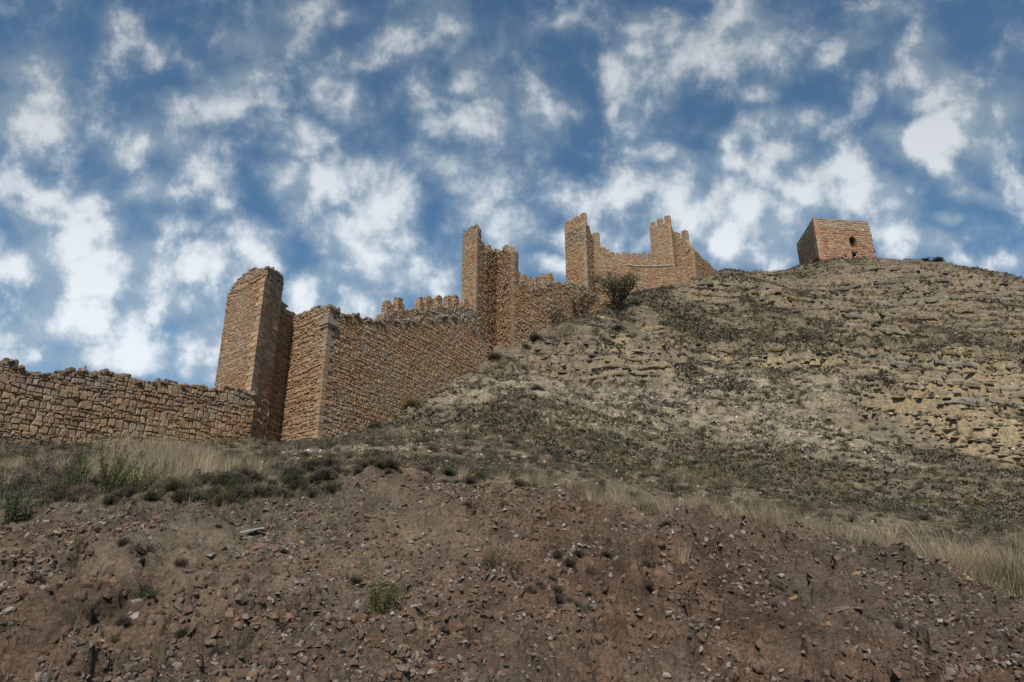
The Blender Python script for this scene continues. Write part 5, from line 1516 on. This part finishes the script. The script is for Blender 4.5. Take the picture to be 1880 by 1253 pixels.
# centre px, py, half width, half height, turn (deg), weight
CLOUDS = [tuple(float(v) for v in c.split(',')) for c in '60,110,80,75,0,.75;60,240,75,70,0,.8;250,75,60,35,-20,.5;300,100,70,30,0,.45;430,90,60,40,0,.6;390,180,85,40,8,.9;350,125,50,30,0,.5;480,40,80,30,0,.45;600,20,80,25,0,.4;250,275,90,40,10,.6;120,375,110,55,5,1;250,360,60,35,0,.75;375,330,55,45,0,.7;390,375,45,40,0,.6;330,400,50,20,0,.5;110,465,90,45,0,1;190,420,60,50,0,.9;230,475,90,50,0,.9;30,385,40,30,0,.6;420,450,80,40,0,.95;330,505,100,50,0,.9;190,535,110,45,0,.9;485,485,50,50,0,.75;120,590,110,50,0,.9;300,585,110,50,0,.9;15,610,50,45,0,.8;380,645,80,50,0,.9;30,660,70,30,0,.8;230,655,120,40,0,.85;540,350,55,45,0,.9;620,345,90,48,0,1;700,395,60,60,20,.95;570,400,60,30,0,.65;660,435,70,45,20,.9;740,450,45,50,0,.7;705,495,60,45,20,.8;785,505,40,40,0,.6;575,525,70,40,20,1;640,565,55,35,30,.85;810,525,35,35,0,.75;560,240,75,33,-8,.8;545,278,70,22,0,.6;640,180,60,50,20,.8;585,130,40,30,0,.5;700,90,60,30,0,.6;650,110,60,35,0,.5;745,160,50,40,20,.6;775,195,55,35,0,.65;865,225,45,45,0,.9;805,230,60,35,0,.75;855,130,35,40,0,.6;800,295,70,35,0,.7;880,380,60,40,20,.8;470,340,20,30,0,.4;840,340,60,30,0,.5;1010,50,60,45,0,.6;985,215,42,60,0,.85;1040,200,40,40,0,.5;965,150,30,30,0,.4;975,290,25,25,0,.5;1160,85,60,60,0,.9;1130,140,50,50,0,.9;1210,60,60,40,0,.75;1230,130,60,50,0,.85;1150,200,50,35,0,.75;1275,110,60,40,0,.6;1200,175,60,30,0,.65;1330,50,60,35,0,.75;1395,85,55,45,0,.8;1225,287,60,22,-8,.75;1160,277,40,10,0,.35;1265,320,40,30,0,.55;1395,165,35,25,0,.7;1420,230,55,45,0,.8;1480,210,55,38,0,.8;1530,240,32,25,0,.6;1360,270,40,40,0,.65;1440,285,65,38,0,.8;1370,312,60,38,0,.95;1340,355,50,50,0,.85;1420,335,60,40,0,.85;1540,322,70,35,0,1;1585,370,60,35,20,.95;1490,370,60,40,0,.8;1365,405,60,45,0,1;1440,430,60,40,0,.85;1330,465,50,40,0,.9;1285,430,40,40,0,.7;1625,398,40,22,0,.75;1400,475,70,30,0,.85;1630,445,50,30,0,.65;1000,358,70,38,0,.9;1080,370,70,40,0,.9;1145,350,40,35,0,.85;920,350,40,35,0,.8;1030,425,70,35,0,.8;950,420,50,40,0,.85;1130,420,50,40,0,.75;1000,487,45,25,0,1;1090,450,50,40,0,.65;1230,382,38,50,0,1;1200,425,35,40,0,.7;1270,410,35,40,0,.75;1500,100,40,25,0,.5;1565,70,80,25,8,.5;1640,30,60,30,0,.6;1670,70,60,40,-20,.65;1690,112,55,42,0,.8;1745,140,60,42,-20,.85;1680,180,50,28,0,.6;1795,190,60,40,-20,.8;1690,262,60,38,0,.95;1745,240,60,38,0,.85;1735,302,50,22,-10,.85;1835,250,60,55,0,.7;1860,185,40,60,0,.65;1805,342,70,24,-10,.8;1855,325,55,32,0,.75;1725,392,32,11,8,.7;1700,440,40,25,0,.75;1742,470,40,18,0,.7;1835,462,50,18,10,.75;1790,485,40,15,0,.55;1865,492,40,14,0,.6;850,30,70,25,0,.35;1130,20,60,20,0,.4;1850,60,50,40,0,.35'.split(';')]
cov = None
for (px, py, rx, ry, tn, wt) in CLOUDS:
    mp = b.n('ShaderNodeMapping', vector_type='TEXTURE'); b.l(UVW, mp.inputs['Vector'])
    mp.inputs['Location'].default_value = ((px - 940) / FPX, (626.5 - py) / FPX, 0); mp.inputs['Rotation'].default_value = (0, 0, R(tn)); mp.inputs['Scale'].default_value = (rx * 1.75 / FPX, ry * 1.75 / FPX, 1)
    gr = b.n('ShaderNodeTexGradient', gradient_type='SPHERICAL'); b.l(mp.outputs[0], gr.inputs['Vector'])
    v = b.math('MULTIPLY', gr.outputs['Fac'], wt)
    cov = v if cov is None else b.math('SMOOTH_MAX', cov, v, .18)
cov = b.math('MINIMUM', cov, 1.0)
lean = b.n('ShaderNodeVectorMath', operation='ADD'); b.l(UV, lean.inputs[0]); lean.inputs[1].default_value = (-.006, .016, 0)
puff = b.noise(UV, 7.5, 10, .58, .1, '2D'); puff2 = b.noise(lean.outputs[0], 7.0, 5, .5, .1, '2D'); fine = b.noise(UV, 22.0, 8, .6, .15, '2D')
dsum = b.math('ADD', b.math('MULTIPLY', cov, 1.5), b.math('MULTIPLY', b.math('SUBTRACT', puff, .5), 2.25))
dsum = b.math('ADD', dsum, b.math('MULTIPLY', b.math('SUBTRACT', fine, .5), .95))
dens = b.math('MULTIPLY', b.map(dsum, -.14, 1.1), .98)
veil = b.math('MULTIPLY', b.map(b.math('MULTIPLY_ADD', b.math('SUBTRACT', puff, .5), .8, cov), -.05, .9), .34)
dens = b.math('SUBTRACT', 1.0, b.math('MULTIPLY', b.math('SUBTRACT', 1.0, dens), b.math('SUBTRACT', 1.0, veil)))
lit = b.math('MULTIPLY', b.math('SUBTRACT', puff, puff2), 2.6)       # tops catch the sun, bases stay grey
core = b.map(b.math('ADD', b.math('MULTIPLY', dsum, .62), lit), .15, 1.05)
# clouds behind and above the camera: an even broken layer
back = b.map(b.noise(direc, 3.0, 5, .6), .5, .72)
fr = b.map(dot(FWD), .18, .45)
dens = b.math('ADD', b.math('MULTIPLY', dens, fr), b.math('MULTIPLY', back, b.math('SUBTRACT', 1.0, fr)))
mul = b.n('ShaderNodeMix', data_type='RGBA', blend_type='MULTIPLY'); mul.inputs[0].default_value = 1.0
b.l(sky.outputs[0], mul.inputs[6]); mul.inputs[7].default_value = (.82, 1.10, 1.14, 1)
cl = b.mix(core, (3.5, 4.7, 6.0), (9.0, 9.6, 10.2))
lift = b.map(cv, .0, .50, 1.0, .66)
lc = b.n('ShaderNodeCombineColor'); [b.l(lift, lc.inputs[i]) for i in range(3)]
cl = b.mix(1.0, cl, lc.outputs[0], 'MULTIPLY')
tot = b.mix(dens, mul.outputs[2], cl)
bg = b.n('ShaderNodeBackground'); bg.inputs['Strength'].default_value = .08; b.l(tot, bg.inputs['Color'])
wo = b.n('ShaderNodeOutputWorld'); b.l(bg.outputs[0], wo.inputs[0])
W.cycles.sampling_method = 'MANUAL'; W.cycles.sample_map_resolution = 512

for o in SC.objects:
    if '_base' in o: del o['_base']
SC.view_settings.view_transform = 'Standard'; SC.view_settings.look = 'None'
SC.view_settings.exposure = 0.22; SC.view_settings.gamma = 1.0
SC.cycles.max_bounces = 5; SC.cycles.diffuse_bounces = 3
SC.render.film_transparent = False
